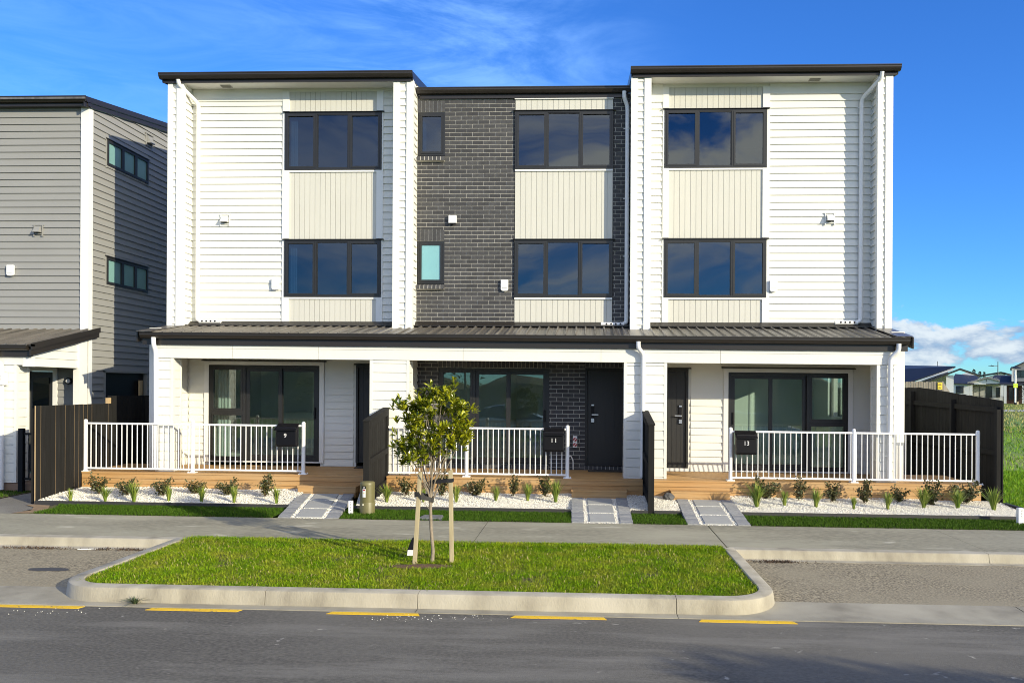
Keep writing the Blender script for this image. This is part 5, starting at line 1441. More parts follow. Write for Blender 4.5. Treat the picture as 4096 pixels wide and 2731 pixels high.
S13 = [(3.34, -1.80, 1, 1.2), (3.95, -1.83, 2, 1.0), (4.531, -1.93, 3, .9), (5.083, -2.0, 3, .95), (5.752, -1.92, 0, .95), (6.231, -2.12, 3, 1.05), (6.98, -1.87, 1, 1.25)]
usedp = set()
for lst, where in ((S9, 'counted from the left against the number 9 deck'), (S11, 'counted from the left against the deck of the brick townhouse'), (S13, 'counted from the left against the number 13 deck')):
    for i, (x, y, k, s) in enumerate(lst):
        o = SH[k] if k not in usedp else copy_tree(SH[k]); usedp.add(k)
        o.location = (x, y, gnd(x, bz(y))); s *= 1.2; o.scale = (s, s, s * random.uniform(.92, 1.06)); o.rotation_euler.z = random.uniform(0, 6)
        o['label'] = '%s dark bronze shrub %s' % (ORD[i], where)

# ================================================================== street tree with stakes
TB = Vector((-1.887, -6.87, 0))
tree = thing('street_tree', 'young round headed street tree with yellow green leaves between two stakes', 'tree', (TB.x, TB.y, gnd(TB.x) - .02))
rr = random.Random(42)
tk = MB(); tpts = [(-1.892, -6.87, -.08), (-1.878, -6.87, .12), (-1.905, -6.87, .42), (-1.915, -6.87, .72), (-1.902, -6.87, 1.0), (-1.885, -6.86, 1.25), (-1.88, -6.85, 1.55), (-1.87, -6.86, 1.85)]
tk.tube(tpts, [.026, .022, .021, .020, .017, .014, .010, .006], 10)
trunk = tk.build('trunk', BARK, tree, smooth=True)
tips = []
ends = [(-1.885 + (a + 1.885) * .82, b, c - .06) for a, b, c in [(-2.33, -6.95, 1.50), (-2.36, -6.75, 1.42), (-2.22, -7.05, 1.33), (-2.12, -6.6, 1.36), (-2.02, -7.12, 1.42), (-2.28, -6.85, 1.80), (-2.34, -6.9, 1.97), (-2.12, -7.05, 1.75), (-2.05, -6.7, 2.05), (-1.95, -7.1, 1.95),
        (-1.90, -6.8, 2.15), (-1.72, -7.0, 2.13), (-1.68, -6.75, 2.10), (-1.55, -6.95, 2.02), (-1.46, -6.8, 1.96), (-1.50, -7.05, 1.80), (-1.42, -6.85, 1.72), (-1.45, -6.9, 1.58), (-1.55, -6.65, 1.85), (-1.70, -7.1, 1.70),
        (-1.85, -7.15, 1.62), (-1.65, -6.55, 1.62), (-2.0, -6.5, 1.75), (-2.2, -6.6, 1.65), (-1.80, -7.0, 1.45), (-1.58, -7.0, 1.60), (-2.15, -7.0, 1.55), (-1.78, -6.6, 1.95), (-1.98, -7.0, 2.02), (-2.18, -6.8, 1.95)]]
brm = MB()
for i, e in enumerate(ends):
    e = Vector(e); hz = rr.uniform(.62, 1.0) if e.z < 1.7 else rr.uniform(.95, 1.35)
    root = Vector((-1.90, -6.865, hz)); mid = root.lerp(e, .5) + Vector((rr.gauss(0, .02), rr.gauss(0, .02), -.03 + rr.gauss(0, .03)))
    brm.tube([root, mid, e], [.0085, .0060, .003], 6); tips.append((mid, e))
brm.build('branches', BARK, tree, smooth=True)
V, Fc = [], []
def leaf(c, d, L_, w):
    s = d.cross(Vector((rr.gauss(0, .4), rr.gauss(0, .4), 1))).normalized(); n_ = s.cross(d).normalized()
    b = len(V); f = .25 * w
    V.extend([c, c + d * L_ * .35 + s * w * .8 + n_ * f, c + d * L_ * .72 + s * w + n_ * f, c + d * L_ - n_ * .08 * L_, c + d * L_ * .72 - s * w + n_ * f, c + d * L_ * .35 - s * w * .8 + n_ * f, c + d * L_ * .55])
    Fc.extend([(b, b + 1, b + 2, b + 6), (b + 6, b + 2, b + 3), (b + 6, b + 3, b + 4), (b, b + 6, b + 4, b + 5)])
def whorl(c, axis, n, L0):
    for k in range(n):
        a = Vector((rr.gauss(0, 1), rr.gauss(0, 1), rr.gauss(0, 1))); a = (a - axis * a.dot(axis)).normalized()
        d = (axis * rr.uniform(.35, 1.25) + a * rr.uniform(.5, 1.0)).normalized()
        leaf(c - axis * rr.uniform(0, .05), d, L0 * rr.uniform(.75, 1.2), L0 * rr.uniform(.125, .18))
cen = Vector((-1.88, -6.85, 1.65))
for mid, e in tips:
    ax = ((e - mid).normalized() + Vector((0, 0, .6))).normalized()
    whorl(e, ax, 15, .088)
    for j in range(15):
        o_ = Vector((rr.gauss(0, .064), rr.gauss(0, .064), rr.gauss(-.02, .062)))
        c = e + o_
        if c.z < 1.22: continue
        whorl(c, ((c - cen).normalized() * .5 + Vector((rr.gauss(0, .3), rr.gauss(0, .3), .8))).normalized(), 10, .082)
# small side shoot low on the trunk
whorl(Vector((-2.07, -6.93, .87)), Vector((-.2, -.2, 1)).normalized(), 8, .055)
sh = MB(); sh.tube([(-1.905, -6.875, .62), (-2.0, -6.91, .74), (-2.07, -6.93, .86)], [.004, .003, .002], 5); sh.build('side_shoot', BARK, tree)
me = bpy.data.meshes.new('crown'); me.from_pydata([(q.x - TB.x, q.y - TB.y, q.z + tilt(q.x, q.z) - OFF[tree.name].z) for q in V], [], Fc); me.materials.append(LEAF); link(me, 'crown', tree)
def stake(b, t, label):
    m = MB(); w = .024
    b, t = Vector(b), Vector(t)
    m.prism([(b.x - w, b.y - w, -.25), (b.x + w, b.y - w, -.25), (b.x + w, b.y + w, -.25), (b.x - w, b.y + w, -.25)], [(t.x - w, t.y - w, t.z - .01), (t.x + w, t.y - w, t.z + .004), (t.x + w, t.y + w, t.z), (t.x - w, t.y + w, t.z - .006)])
    tag(m.build('tree_stake', STAKEW, bevel=.003), label, 'stake', 'timber stakes of the street tree')
stake((-2.103, -6.95), (-2.027, -6.95, 1.115), 'leaning pale timber stake on the left of the street tree')
stake((-1.633, -6.90), (-1.660, -6.90, 1.135), 'upright pale timber stake on the right of the street tree')
def strap(pts, h, label):
    m = MB(); t = .004
    a = [(x, y, z - h) for x, y, z in pts]; 
    for (p, q) in zip(pts, pts[1:]):
        p, q = Vector(p), Vector(q); d = (q - p).normalized(); nn = Vector((-d.y, d.x, 0)).normalized() * t; up = Vector((0, 0, h))
        m.prism([p - nn - up, p + nn - up, p + nn + up, p - nn + up], [q - nn - up, q + nn - up, q + nn + up, q - nn + up])
    tag(m.build('tree_tie', STRAP), label, 'tree tie', 'black rubber tree ties')
strap([(-2.085, -6.985, .83), (-2.04, -6.985, .845), (-2.01, -6.98, .80), (-1.955, -6.93, .785), (-1.90, -6.90, .765), (-1.873, -6.875, .755), (-1.885, -6.84, .77), (-1.94, -6.85, .80), (-2.03, -6.92, .83), (-2.085, -6.925, .84), (-2.088, -6.98, .83)], .027, 'black rubber tie from the trunk to the left stake')
strap([(-1.925, -6.84, .985), (-1.90, -6.90, .985), (-1.85, -6.91, .985), (-1.70, -6.935, 1.005), (-1.63, -6.932, 1.01), (-1.625, -6.87, 1.01), (-1.69, -6.868, 1.005), (-1.86, -6.84, .99), (-1.925, -6.84, .985)], .022, 'black rubber tie from the trunk to the right stake')
# little sensor block leaning on the left stake
gs = thing('garden_light', 'small black and white block in the grass behind the left stake', 'garden light', (-2.20, -6.70, gnd(-2.2)))
m = MB(); m.prism([(-2.235, -6.74, .03), (-2.165, -6.74, .03), (-2.165, -6.68, .03), (-2.235, -6.68, .03)], [(-2.225, -6.74, .105), (-2.155, -6.74, .105), (-2.155, -6.68, .105), (-2.225, -6.68, .105)]); m.build('white_base', PVC, gs, bevel=.004)
m = MB(); m.prism([(-2.228, -6.745, .105), (-2.150, -6.745, .105), (-2.150, -6.675, .105), (-2.228, -6.675, .105)], [(-2.175, -6.72, .25), (-2.125, -6.72, .25), (-2.125, -6.66, .25), (-2.175, -6.66, .25)]); m.build('black_top', BLACKM, gs, bevel=.004)

# ================================================================== small things by the lawn
pd = thing('utility_pedestal', 'olive green cylindrical utility pedestal on the lawn beside the dividing fence', 'utility pedestal', (-3.665, -3.36, gnd(-3.665)))
m = MB(); c = (-3.665, -3.36, 0); m.lathe(c, [(.127, -.1), (.127, .205), (.125, .21)], 28); m.build('base_sleeve', OLIVE, pd, smooth=True)
m = MB(); m.lathe(c, [(.122, .208), (.123, .50), (.121, .535), (.112, .548), (.085, .556), (.04, .560), (.002, .561)], 28); m.build('cover', OLIVE, pd, smooth=True)
m = MB()
def onc(a, z, r=.1245): return (c[0] + r * math.sin(a), c[1] - r * math.cos(a), z)
def decal(a0, a1, z0, z1, mt, nm, r):
    mb = MB(); k = 6
    for i in range(k):
        p, q = a0 + (a1 - a0) * i / k, a0 + (a1 - a0) * (i + 1) / k
        mb.prism([onc(p, z0, r - .002), onc(q, z0, r - .002), onc(q, z1, r - .002), onc(p, z1, r - .002)], [onc(p, z0, r), onc(q, z0, r), onc(q, z1, r), onc(p, z1, r)])
    mb.build(nm, mt, pd)
decal(-.42, .02, .30, .44, PVC, 'warning_label', .1255); decal(-.36, -.05, .412, .432, RED, 'label_band', .1268); decal(-.50, .05, .445, .488, BLACKM, 'name_plate', .1262)
decal(-.36, -.12, .454, .460, DIGIT, 'label_text', .1272); decal(-.36, -.05, .470, .476, DIGIT, 'label_text', .1272)
mb = MB(); mb.prism([onc(-.29, .362, .126), onc(-.12, .362, .126), onc(-.205, .388, .126)], [onc(-.29, .362, .1272), onc(-.12, .362, .1272), onc(-.205, .388, .1272)]); mb.build('warning_triangle', YSIGN, pd)
m = MB(); p0 = onc(-.32, .175, .126); p1 = onc(-.32, .175, .136); m.tube([p0, p1], .016, 14); m.build('lock_bolt', mat('cream_plastic', (.7, .66, .5), .5), pd, smooth=True)
def marker(x, y, h, w, label, top_tilt=0.0):
    t = thing('marker_post', label, 'marker post', (x, y, gnd(x)), 'white marker posts in the lawn')
    m = MB(); m.box(x - w / 2, x + w / 2, y - w * .45, y + w * .45, -.1, h); m.build('post', POWDER, t, bevel=.006)
    for k in range(6):
        wdt = w * random.uniform(.10, .2); xx = x + w * .05
        q = MB(); q.box(xx, xx + wdt, y - w * .45 - .0012, y - w * .45 + .001, h - .03 - k * .026, h - .018 - k * .026); q.build('printed_mark', INK, t)
marker(-3.925, -3.44, .235, .068, 'short white marker post beside the olive pedestal')
marker(7.17, -3.30, .275, .088, 'white marker post at the right end of the lawn by the field')
m = MB(); m.prism([(-2.70, -3.90, .006), (-2.30, -3.90, .006), (-2.30, -3.66, .006), (-2.66, -3.66, .006)], [(-2.69, -3.89, .045), (-2.31, -3.89, .045), (-2.33, -3.67, .06), (-2.63, -3.67, .06)])
tag(m.build('meter_lid', mat('grey_lid', (.16, .17, .18), .6, (.12, .12, .13), 12), bevel=.006), 'grey meter box lid in the lawn behind the street tree', 'meter lid')
# dark rock by the step of 13, weed and litter by the kerb
m = bmesh.new(); bmesh.ops.create_icosphere(m, subdivisions=3, radius=.11)
for v_ in m.verts: v_.co *= 1 + random.uniform(-.07, .07); v_.co.z *= .75
me = bpy.data.meshes.new('rock'); m.to_mesh(me); m.free(); me.materials.append(mat('grey_rock', (.13, .13, .135), .85, (.06, .06, .065), 14, bump=.5)); o = link(me, 'rock'); o.location = (1.56, -1.86, gnd(1.5, bz(-1.86)) + .03)
tag(o, 'dark grey rock on the pebbles beside the step of number 13', 'rock')
wd = tuft_mesh(.11, 60, 1.3, 9); o = link(wd, 'weed'); wd.materials[0] = mat('weed_leaf', (.05, .08, .03), .5, island=((.035, .07, .025), (.09, .11, .05))); o.location = (-4.72, -8.50, gnd(-4.7, -.152)); o.scale = (1.0, .8, .8)
tag(o, 'small green weed growing at the foot of the island kerb', 'weed')
p = np.concatenate([np.stack([NP.normal(c, .28, n), NP.normal(y, .06, n), np.full(n, -.157)], 1) for c, y, n in ((-5.4, -8.83, 20), (-1.75, -8.80, 40), (-1.3, -8.72, 24))]); p[:, 2] += tilt_np(p)
tag(pebbles('road_grit', p, .003, .008, PEB), 'white stone chips scattered on the asphalt near the yellow dashes', 'grit', kind='stuff')
p = np.concatenate([np.stack([NP.normal(c, s, n), NP.normal(-6.0, .035, n), np.full(n, -.115)], 1) for c, s, n in ((-7.55, .25, 240), (-6.2, .15, 160), (-6.6, .08, 60), (2.55, .16, 260))]); p[:, 2] += tilt_np(p)
v, f = blades(p, .01, .03, .006, .014, 2.0)
tag(soup('leaf_litter', v, f, mat('litter', (.12, .08, .05), .9, island=((.15, .1, .06), (.06, .04, .03)))), 'brown leaf litter gathered along the kerbs of the parking bays', 'leaf litter', kind='stuff')
m = MB(); m.prism([(-6.93, -6.05, -.118), (-6.69, -6.00, -.118), (-6.69, -5.985, -.118), (-6.93, -6.035, -.118)], [(-6.93, -6.05, -.108), (-6.69, -6.00, -.108), (-6.69, -5.985, -.108), (-6.93, -6.035, -.108)])
tag(m.build('pipe_offcut', PVC), 'white plastic offcut lying by the kerb in the left parking bay', 'pipe')
m = MB(); q = [(-6.55 + .27 * math.cos(t) * random.uniform(.85, 1.1), -7.18 + .10 * math.sin(t) * random.uniform(.8, 1.1), -.1225) for t in (6.283 * k / 20 for k in range(20))]; m.v = q; m.f = [tuple(range(20))]; m.m = [0]
tag(m.build('patch', mat('tar_patch', (.06, .06, .065), .8)), kind='structure')

# ================================================================== background houses, right of the fence
HWALL = mat('far_white_wall', (.74, .74, .72), .7); HDARK = mat('far_dark_wall', (.03, .03, .035), .8); HGREY = mat('far_grey_wall', (.27, .27, .27), .7); HBRICK = mat('far_brown_brick', (.13, .06, .04), .9, (.09, .045, .03), 3)
FGL = mat('far_window_glass', (.02, .025, .03), .08, spec=.8); FCUR = mat('far_curtain', (.55, .55, .52), .9)
def far_window(parent, x0, x1, y, z0, z1, lights=2, cur=False):
    m = MB(); t = .07; frame_bars(m, x0, x1, z0, z1, t, y - .05, y + .05)
    for i in range(1, lights): xx = x0 + (x1 - x0) * i / lights; m.box(xx - .05, xx + .05, y - .05, y + .05, z0, z1)
    o = m.build('window', ALU, parent, False)
    for i in range(lights):
        a, b = x0 + (x1 - x0) * i / lights + .06, x0 + (x1 - x0) * (i + 1) / lights - .06
        MB().box(a, b, y - .01, y + .0, z0 + .06, z1 - .06).build('pane', FCUR if cur and i < 2 else FGL, o, False)
def slab(mb, a, b, c, d, t=.22):
    """roof plane a-b-c-d (eave, eave, ridge, ridge) with thickness"""
    mb.prism([a, b, c, d], [(p[0], p[1], p[2] - t) for p in (a, b, c, d)])
# house A: skillion roof behind the far fence
hA = thing('distant_house', 'distant white house with a big navy skillion roof, just right of the townhouses', 'house', (50, 95, 0), 'distant houses')
m = MB(); m.box(30, 49.8, 97, 112, 0, 3.2); m.ext([(44.9, 3.2), (49.8, 3.2), (49.8, 4.9)], 'y', 97, 97.3); m.ext([(30, 3.2), (49.8, 3.2), (49.8, 4.9), (44.9, 3.2)], 'y', 97.4, 112); m.build('wall', HWALL, hA, False)
m = MB(); m.prism([(44.3, 95, 3.06), (50.8, 95, 5.27), (50.8, 95, 5.47), (44.3, 95, 3.26)], [(30.0, 108, 4.6), (38.0, 118, 6.2), (38.0, 118, 6.4), (30.0, 108, 4.8)]); m.build('roof', DROOF, hA, False)
m = MB(); m.prism([(44.6, 94.9, 2.88), (50.5, 94.9, 4.92), (50.5, 94.9, 5.22), (44.6, 94.9, 3.10)], [(44.6, 95.0, 2.88), (50.5, 95.0, 4.92), (50.5, 95.0, 5.22), (44.6, 95.0, 3.10)]); m.build('barge_board', HWALL, hA, False)
m = MB(); m.prism([(46.4, 94.0, 3.05), (51.4, 94.0, 5.0), (51.4, 94.0, 5.18), (46.4, 94.0, 3.23)], [(46.4, 99, 3.05), (51.4, 99, 5.0), (51.4, 99, 5.18), (46.4, 99, 3.23)]); m.prism([(51.4, 94.0, 5.0), (54.0, 94.0, 4.1), (54.0, 94.0, 4.28), (51.4, 94.0, 5.18)], [(51.4, 99, 5.0), (54.0, 99, 4.1), (54.0, 99, 4.28), (51.4, 99, 5.18)]); m.build('lower_roof', DROOF, hA, False)
m = MB(); m.box(49.55, 50.55, 94.6, 95.6, 0, 4.25); m.build('porch_column', HWALL, hA, False)
MB().tube([(48.2, 108, 5), (48.2, 108, 6.6)], .04, 6).build('aerial', BLACKM, hA, False)
# house B: gabled porch
hB = thing('distant_house', 'distant white house with a gabled porch and dark glass doors', 'house', (82, 150, 0), 'distant houses')
m = MB(); m.box(72, 78.6, 150, 168, 0, 3.55); m.box(78.6, 85.4, 154, 168, 0, 3.45); m.build('wall', HWALL, hB, False)
m = MB(); m.ext([(78.6, 3.55), (85.45, 3.55), (85.45, 3.75), (82.1, 4.75), (78.6, 3.75)], 'y', 150.0, 150.25); m.build('porch_gable', HWALL, hB, False)
for a in (78.62, 84.88): MB().box(a, a + .58, 150, 150.58, 0, 3.55).build('porch_column', HWALL, hB, False)
m = MB(); slab(m, (78.2, 149.6, 3.86), (78.2, 168, 3.86), (82.2, 168, 5.0), (82.2, 149.6, 5.0)); m.build('porch_roof', DROOF, hB, False)
m = MB(); slab(m, (82.2, 149.6, 5.0), (82.2, 168, 5.0), (86.4, 168, 3.80), (86.4, 149.6, 3.80)); m.build('porch_roof', DROOF, hB, False)
m = MB()
for a, b, za, zb in ((78.2, 82.2, 3.86, 5.0), (82.2, 86.4, 5.0, 3.80)):
    m.prism([(a, 149.55, za - .26), (b, 149.55, zb - .26), (b, 149.55, zb + .02), (a, 149.55, za + .02)], [(a, 149.6, za - .26), (b, 149.6, zb - .26), (b, 149.6, zb + .02), (a, 149.6, za + .02)])
m.build('barge_board', HGREY, hB, False)
m = MB(); slab(m, (74.6, 149.4, 3.75), (79.5, 149.4, 3.55), (80.5, 158, 5.3), (75.4, 158, 5.75)); m.build('roof', DROOF, hB, False)
m = MB(); m.ext([(75.8, 5.3), (80.2, 5.0), (78.2, 6.2)], 'y', 158.2, 158.5); m.build('upper_gable', HWALL, hB, False)
far_window(hB, 79.4, 83.2, 153.9, .6, 3.05, 3, True); far_window(hB, 75.8, 77.4, 149.95, 1.6, 3.1, 1); far_window(hB, 84.0, 84.8, 153.9, .8, 2.9, 1)
MB().box(82.0, 82.07, 149.9, 150, 4.0, 4.45).build('gable_fixing', BLACKM, hB, False)
m = MB()
for i in range(26): m.box(79.4 + i * .24, 79.46 + i * .24, 149.5, 149.56, .2, 1.0)
m.box(79.3, 85.6, 149.48, 149.58, .95, 1.03); m.build('porch_balustrade', INK, hB, False)
# house C: roof between the pines and the lamp
hC = thing('distant_house', 'distant low house with a white gable end behind the street lamp', 'house', (108, 202, 0), 'distant houses')
m = MB(); m.box(102, 113, 202, 215, 0, 5.5); m.ext([(106.5, 5.5), (113, 5.5), (113, 6.1), (111.3, 6.9)], 'y', 201.8, 202); m.build('wall', HWALL, hC, False)
m = MB(); m.prism([(103.6, 201, 5.7), (111.4, 201, 7.0), (111.4, 201, 7.2), (103.6, 201, 5.9)], [(103.6, 215, 5.7), (111.4, 215, 7.0), (111.4, 215, 7.2), (103.6, 215, 5.9)]); m.prism([(111.4, 201, 7.0), (115, 201, 6.1), (115, 201, 6.3), (111.4, 201, 7.2)], [(111.4, 215, 7.0), (115, 215, 6.1), (115, 215, 6.3), (111.4, 215, 7.2)]); m.build('roof', DROOF, hC, False)
# house D: two storeys at the right edge
hD = thing('distant_house', 'distant grey two storey house with a dark porch at the right edge', 'house', (72.55, 122, 0), 'distant houses')
m = MB(); m.box(72.55, 84, 122, 134, 3.7, 5.95); m.ext([(72.55, 5.95), (84, 5.95), (78.3, 8.6)], 'y', 122, 122.3); m.build('upper_wall', HGREY, hD, False)
m = MB(); m.box(72.45, 72.75, 121.85, 122.05, 3.7, 5.95); m.build('corner_board', HWALL, hD, False)
m = MB(); m.box(71.2, 84, 123, 134, 0, 3.3); m.build('lower_wall', HBRICK, hD, False)
m = MB(); slab(m, (70.4, 121.5, 3.35), (85, 121.5, 3.35), (85, 125, 4.5), (70.6, 125, 4.7)); m.build('porch_roof', DROOF, hD, False)
m = MB(); slab(m, (72.2, 121.5, 6.0), (72.2, 135, 6.0), (78.3, 135, 8.8), (78.3, 121.5, 8.8)); slab(m, (78.3, 121.5, 8.8), (78.3, 135, 8.8), (84.4, 135, 6.0), (84.4, 121.5, 6.0)); m.build('roof', DROOF, hD, False)
m = MB(); m.box(71.2, 84, 121.6, 121.9, 3.05, 3.32); m.build('porch_beam', HWALL, hD, False)
for a in (71.2, 74.2, 77): MB().box(a, a + .42, 121.6, 122.0, 0, 3.05).build('porch_column', HWALL, hD, False)
far_window(hD, 73.0, 75, 121.97, 4.4, 5.65, 2); far_window(hD, 72.0, 72.7, 122.9, .6, 2.8, 1); far_window(hD, 72.9, 73.6, 122.9, .4, 2.6, 1)
hE = thing('distant_house', 'distant dark roofed house between the lamp and the solar sign', 'house', (92, 160, 0), 'distant houses')
m = MB(); m.box(87.5, 97, 160, 170, 0, 3.4); m.build('wall', HDARK, hE, False)
m = MB(); slab(m, (86.8, 158.5, 3.5), (98, 158.5, 3.5), (96, 165, 5.6), (88.6, 165, 5.6)); m.build('roof', DROOF, hE, False)
m = MB(); m.prism([(87.6, 158.3, 4.0), (87.9, 158.3, 4.0), (89.0, 158.3, 5.0), (88.8, 158.3, 5.0)], [(87.6, 158.4, 4.0), (87.9, 158.4, 4.0), (89.0, 158.4, 5.0), (88.8, 158.4, 5.0)]); m.prism([(90.2, 158.3, 3.9), (90.5, 158.3, 3.9), (89.1, 158.3, 5.0), (88.9, 158.3, 5.0)], [(90.2, 158.4, 3.9), (90.5, 158.4, 3.9), (89.1, 158.4, 5.0), (88.9, 158.4, 5.0)]); m.build('gable_trim', HGREY, hE, False)
far_window(hE, 88.8, 90.3, 159.95, .6, 2.6, 2)
for h_, deg in ((hA, 24.0), (hB, 26.2), (hC, 26.5), (hD, 27.8), (hE, 27.5)):
    h_.rotation_euler.z = -math.radians(deg); h_.scale = (math.cos(math.radians(deg)), 1, 1)
# far paling fences
def far_palings(name, label, x0, x1, y, z0, z1, mt, w, gapw=.02):
    m = MB(); x = x0
    while x < x1: m.box(x, x + w - gapw, y - .015, y + .015, z0, z1 + random.uniform(-.02, .02)); x += w
    t = thing(name, label, 'fence', ((x0 + x1) / 2, y, z0)); m.build('palings', mt, t, False)
    m = MB(); m.box(x0, x1, y + .015, y + .06, z0 + .3, z0 + .4); m.box(x0, x1, y + .015, y + .06, z1 - .4, z1 - .3); m.build('rail', mt, t, False)
    return t
tfar = far_palings('timber_fence', 'weathered grey paling fence seen over the tall black fence', 14.2, 16.97, 22.0, .2, 2.56, GREYW, .12)
tside = thing('timber_fence', 'end of the weathered grey fence sloping away to the right behind its yellow sign', 'fence', (18, 24, 0))
m = MB(); x, y = 16.99, 22.0
for i in range(34):
    zt = 2.58 - .014 * i; m.prism([(x, y, .2), (x + .068, y + .13, .2), (x + .068, y + .13, zt), (x, y, zt)], [(x + .03, y, .2), (x + .098, y + .13, .2), (x + .098, y + .13, zt), (x + .03, y, zt)]); x += .072; y += .14
m.build('palings', GREYW, tside, False)
ys = thing('fence_sign', 'small yellow sign with dark print on the far grey fence', 'sign', (16.9, 21.9, 2.2))
MB().box(16.76, 16.97, 21.93, 21.955, 2.20, 2.535).build('sign_board', YSIGN, ys, False)
m = MB()
for i, (a, b) in enumerate(((.03, .15), (.02, .17), (.05, .12), (.03, .16))): m.box(16.76 + a, 16.76 + b, 21.924, 21.929, 2.46 - i * .07, 2.485 - i * .07)
m.build('sign_print', INK, ys, False)
far_palings('timber_fence', 'pale low paling fence in front of the distant two storey house', 69.4, 74.2, 112.5, 0, 1.45, GREYW, .30, .05)
# street lamp, solar school sign, pines, bush
sl = thing('street_lamp', 'tall thin grey street lamp among the distant houses', 'street lamp', (109.6, 200, 0))
MB().tube([(109.6, 200, 0), (109.6, 200, 9.85)], [.16, .10], 10).build('pole', mat('galvanised', (.12, .12, .13), .6), sl, False)
m = MB(); m.tube([(109.6, 200, 8.72), (108.4, 200, 8.74)], .06, 8); m.build('arm', mat('galvanised', (.12, .12, .13)), sl, False)
m = MB(); m.prism([(108.4, 199.8, 8.60), (108.4, 200.2, 8.60), (108.4, 200.2, 8.82), (108.4, 199.8, 8.82)], [(107.1, 199.85, 8.72), (107.1, 200.15, 8.72), (107.1, 200.15, 8.80), (107.1, 199.85, 8.80)]); m.box(107.8, 107.95, 199.95, 200.05, 8.8, 8.95); m.build('lamp_head', BLACKM, sl, False)
sp = thing('school_sign', 'white pole with a solar panel and a lime green school sign', 'road sign', (66.76, 110, 0))
MB().tube([(66.76, 110, .1), (66.76, 110, 5.4)], .135, 12).build('pole', POWDER, sp, False)
MB().tube([(66.76, 110, -.2), (66.76, 110, .32)], .17, 12).build('pole_base', BLACKM, sp, False)
MB().tube([(66.68, 110, 5.0), (66.68, 110, 5.75)], .06, 8).build('panel_bracket', POWDER, sp, False)
m = MB(); m.prism([(66.2, 109.5, 5.62), (67.4, 109.5, 5.62), (67.4, 110.4, 5.84), (66.3, 110.4, 5.84)], [(66.2, 109.5, 5.67), (67.4, 109.5, 5.67), (67.4, 110.4, 5.89), (66.3, 110.4, 5.89)]); m.build('solar_panel', BLACKM, sp, False)
m = MB(); m.box(66.38, 67.0, 109.80, 109.83, 2.64, 3.26); sbd = m.build('sign_board', LIME, sp, False)
text_mesh('sign_text', 'KURA', .2, (66.69, 109.796, 3.08), INK, sbd, .002); text_mesh('sign_text', 'SCHOOL', .16, (66.69, 109.796, 2.82), INK, sbd, .002)
MB().box(66.70, 66.86, 109.84, 109.87, 3.35, 4.6).build('equipment_box', POWDER, sp, False)
MB().box(67.3, 67.55, 110.5, 110.7, 0, .45).build('marker_post', STAKEW, sp, False)
def pine(x, y, h, wd, label, z0=0.0, kind='pine_tree', grp='dark pines on the skyline', nn=900, mt=None):
    r2 = random.Random(int(x * 10)); t = thing(kind, label, 'tree', (x, y, z0), grp)
    MB().tube([(x, y, z0), (x, y, z0 + h * .95)], [h * .02, h * .004], 7).build('trunk', BARK, t, False)
    V, Fc = [], []
    for i in range(nn):
        q = r2.random() ** .8; zz = z0 + h * (.18 + .82 * q); rad = wd * (1 - q) ** .75 * (0.35 + .65 * abs(math.sin(q * 19 + x))) * r2.uniform(.3, 1) + .08
        a = r2.uniform(0, 6.283); c = Vector((x + math.cos(a) * rad, y + math.sin(a) * rad, zz - rad * .15)); s = h * .035
        d = Vector((math.cos(a), math.sin(a), r2.uniform(-.3, .5))).normalized() * s; u = Vector((r2.gauss(0, 1), r2.gauss(0, 1), r2.gauss(0, 1))).normalized() * s * .6
        b = len(V); V += [c - d * .4, c + d + u * .2, c + d * .2 + u]; Fc.append((b, b + 1, b + 2))
    me = bpy.data.meshes.new('crown'); me.from_pydata([(v.x - x, v.y - y, v.z - z0) for v in V], [], Fc); me.materials.append(mt or PINE); link(me, 'crown', t)
for x, h, w_, lab in ((148.4, 8.0, 1.6, 'small dark pine left of the tallest distant pine'), (151.0, 10.4, 2.5, 'tallest dark pine on the skyline between the distant roofs'), (153.3, 9.6, 1.9, 'dark pine just right of the tallest distant pine'), (155.0, 9.4, 1.7, 'rightmost dark pine of the skyline group'), (162.5, 9.3, 2.0, 'dark pine nearly hidden behind the low house roof')):
    pine(x, 300, h, w_, lab)
pine(178.5, 300, 9.2, 2.2, 'dark pine behind the solar school sign')
pine(58.6, 92, 3.1, 1.4, 'dark round bush in front of the grey house at the right edge', 0, 'bush', None, 900)

# ================================================================== across the street, behind the camera (seen in the glass and by its shadow)
m = MB()
for a, b in ((-120, -14), (-14, 10), (10, 120)): strip(m, [(-15.55, .0), (-15.42, -.005), (-15.40, -.16), (-15.40, -.3)], [a, b])
tag(m.build('kerb', CONC), kind='structure')
sheet('far_verge', DRYG, -120, 120, -40, -15.55, -.01)
def bank():
    V, Fc = [], []; xs = np.linspace(-70, 70, 90); prof = [(-33, -.05), (-36, 1.5), (-39, 2.8), (-43, 3.4), (-52, 3.0), (-60, -.4)]
    for x in xs:
        for (y, z) in prof: V.append((x, y + random.uniform(-.5, .5), z * (1 + .22 * math.sin(x * .21) + .10 * math.sin(x * .9)) + random.uniform(-.12, .12)))
    n = len(prof)
    for i in range(len(xs) - 1):
        for j in range(n - 1): Fc.append((i * n + j, (i + 1) * n + j, (i + 1) * n + j + 1, i * n + j + 1))
    me = bpy.data.meshes.new('hill'); me.from_pydata(V, [], Fc); me.materials.append(mat('bank_grass', (.09, .12, .05), .9, (.14, .13, .08), .6)); o = link(me, 'hill'); o['kind'] = 'structure'
bank()
for x, y, h, w_, lab in ((-7, -30, 6.0, 2.2, 'bare looking tree across the street, left of the others'), (1.2, -31, 5.2, 1.8, 'tree across the street opposite the brick townhouse'), (-16, -32, 6.5, 2.4, 'tallest tree across the street')):
    pine(x, y, h, w_, lab, 0, 'roadside_tree', None, 500, mat('dark_leaf', (.03, .04, .018), .8))

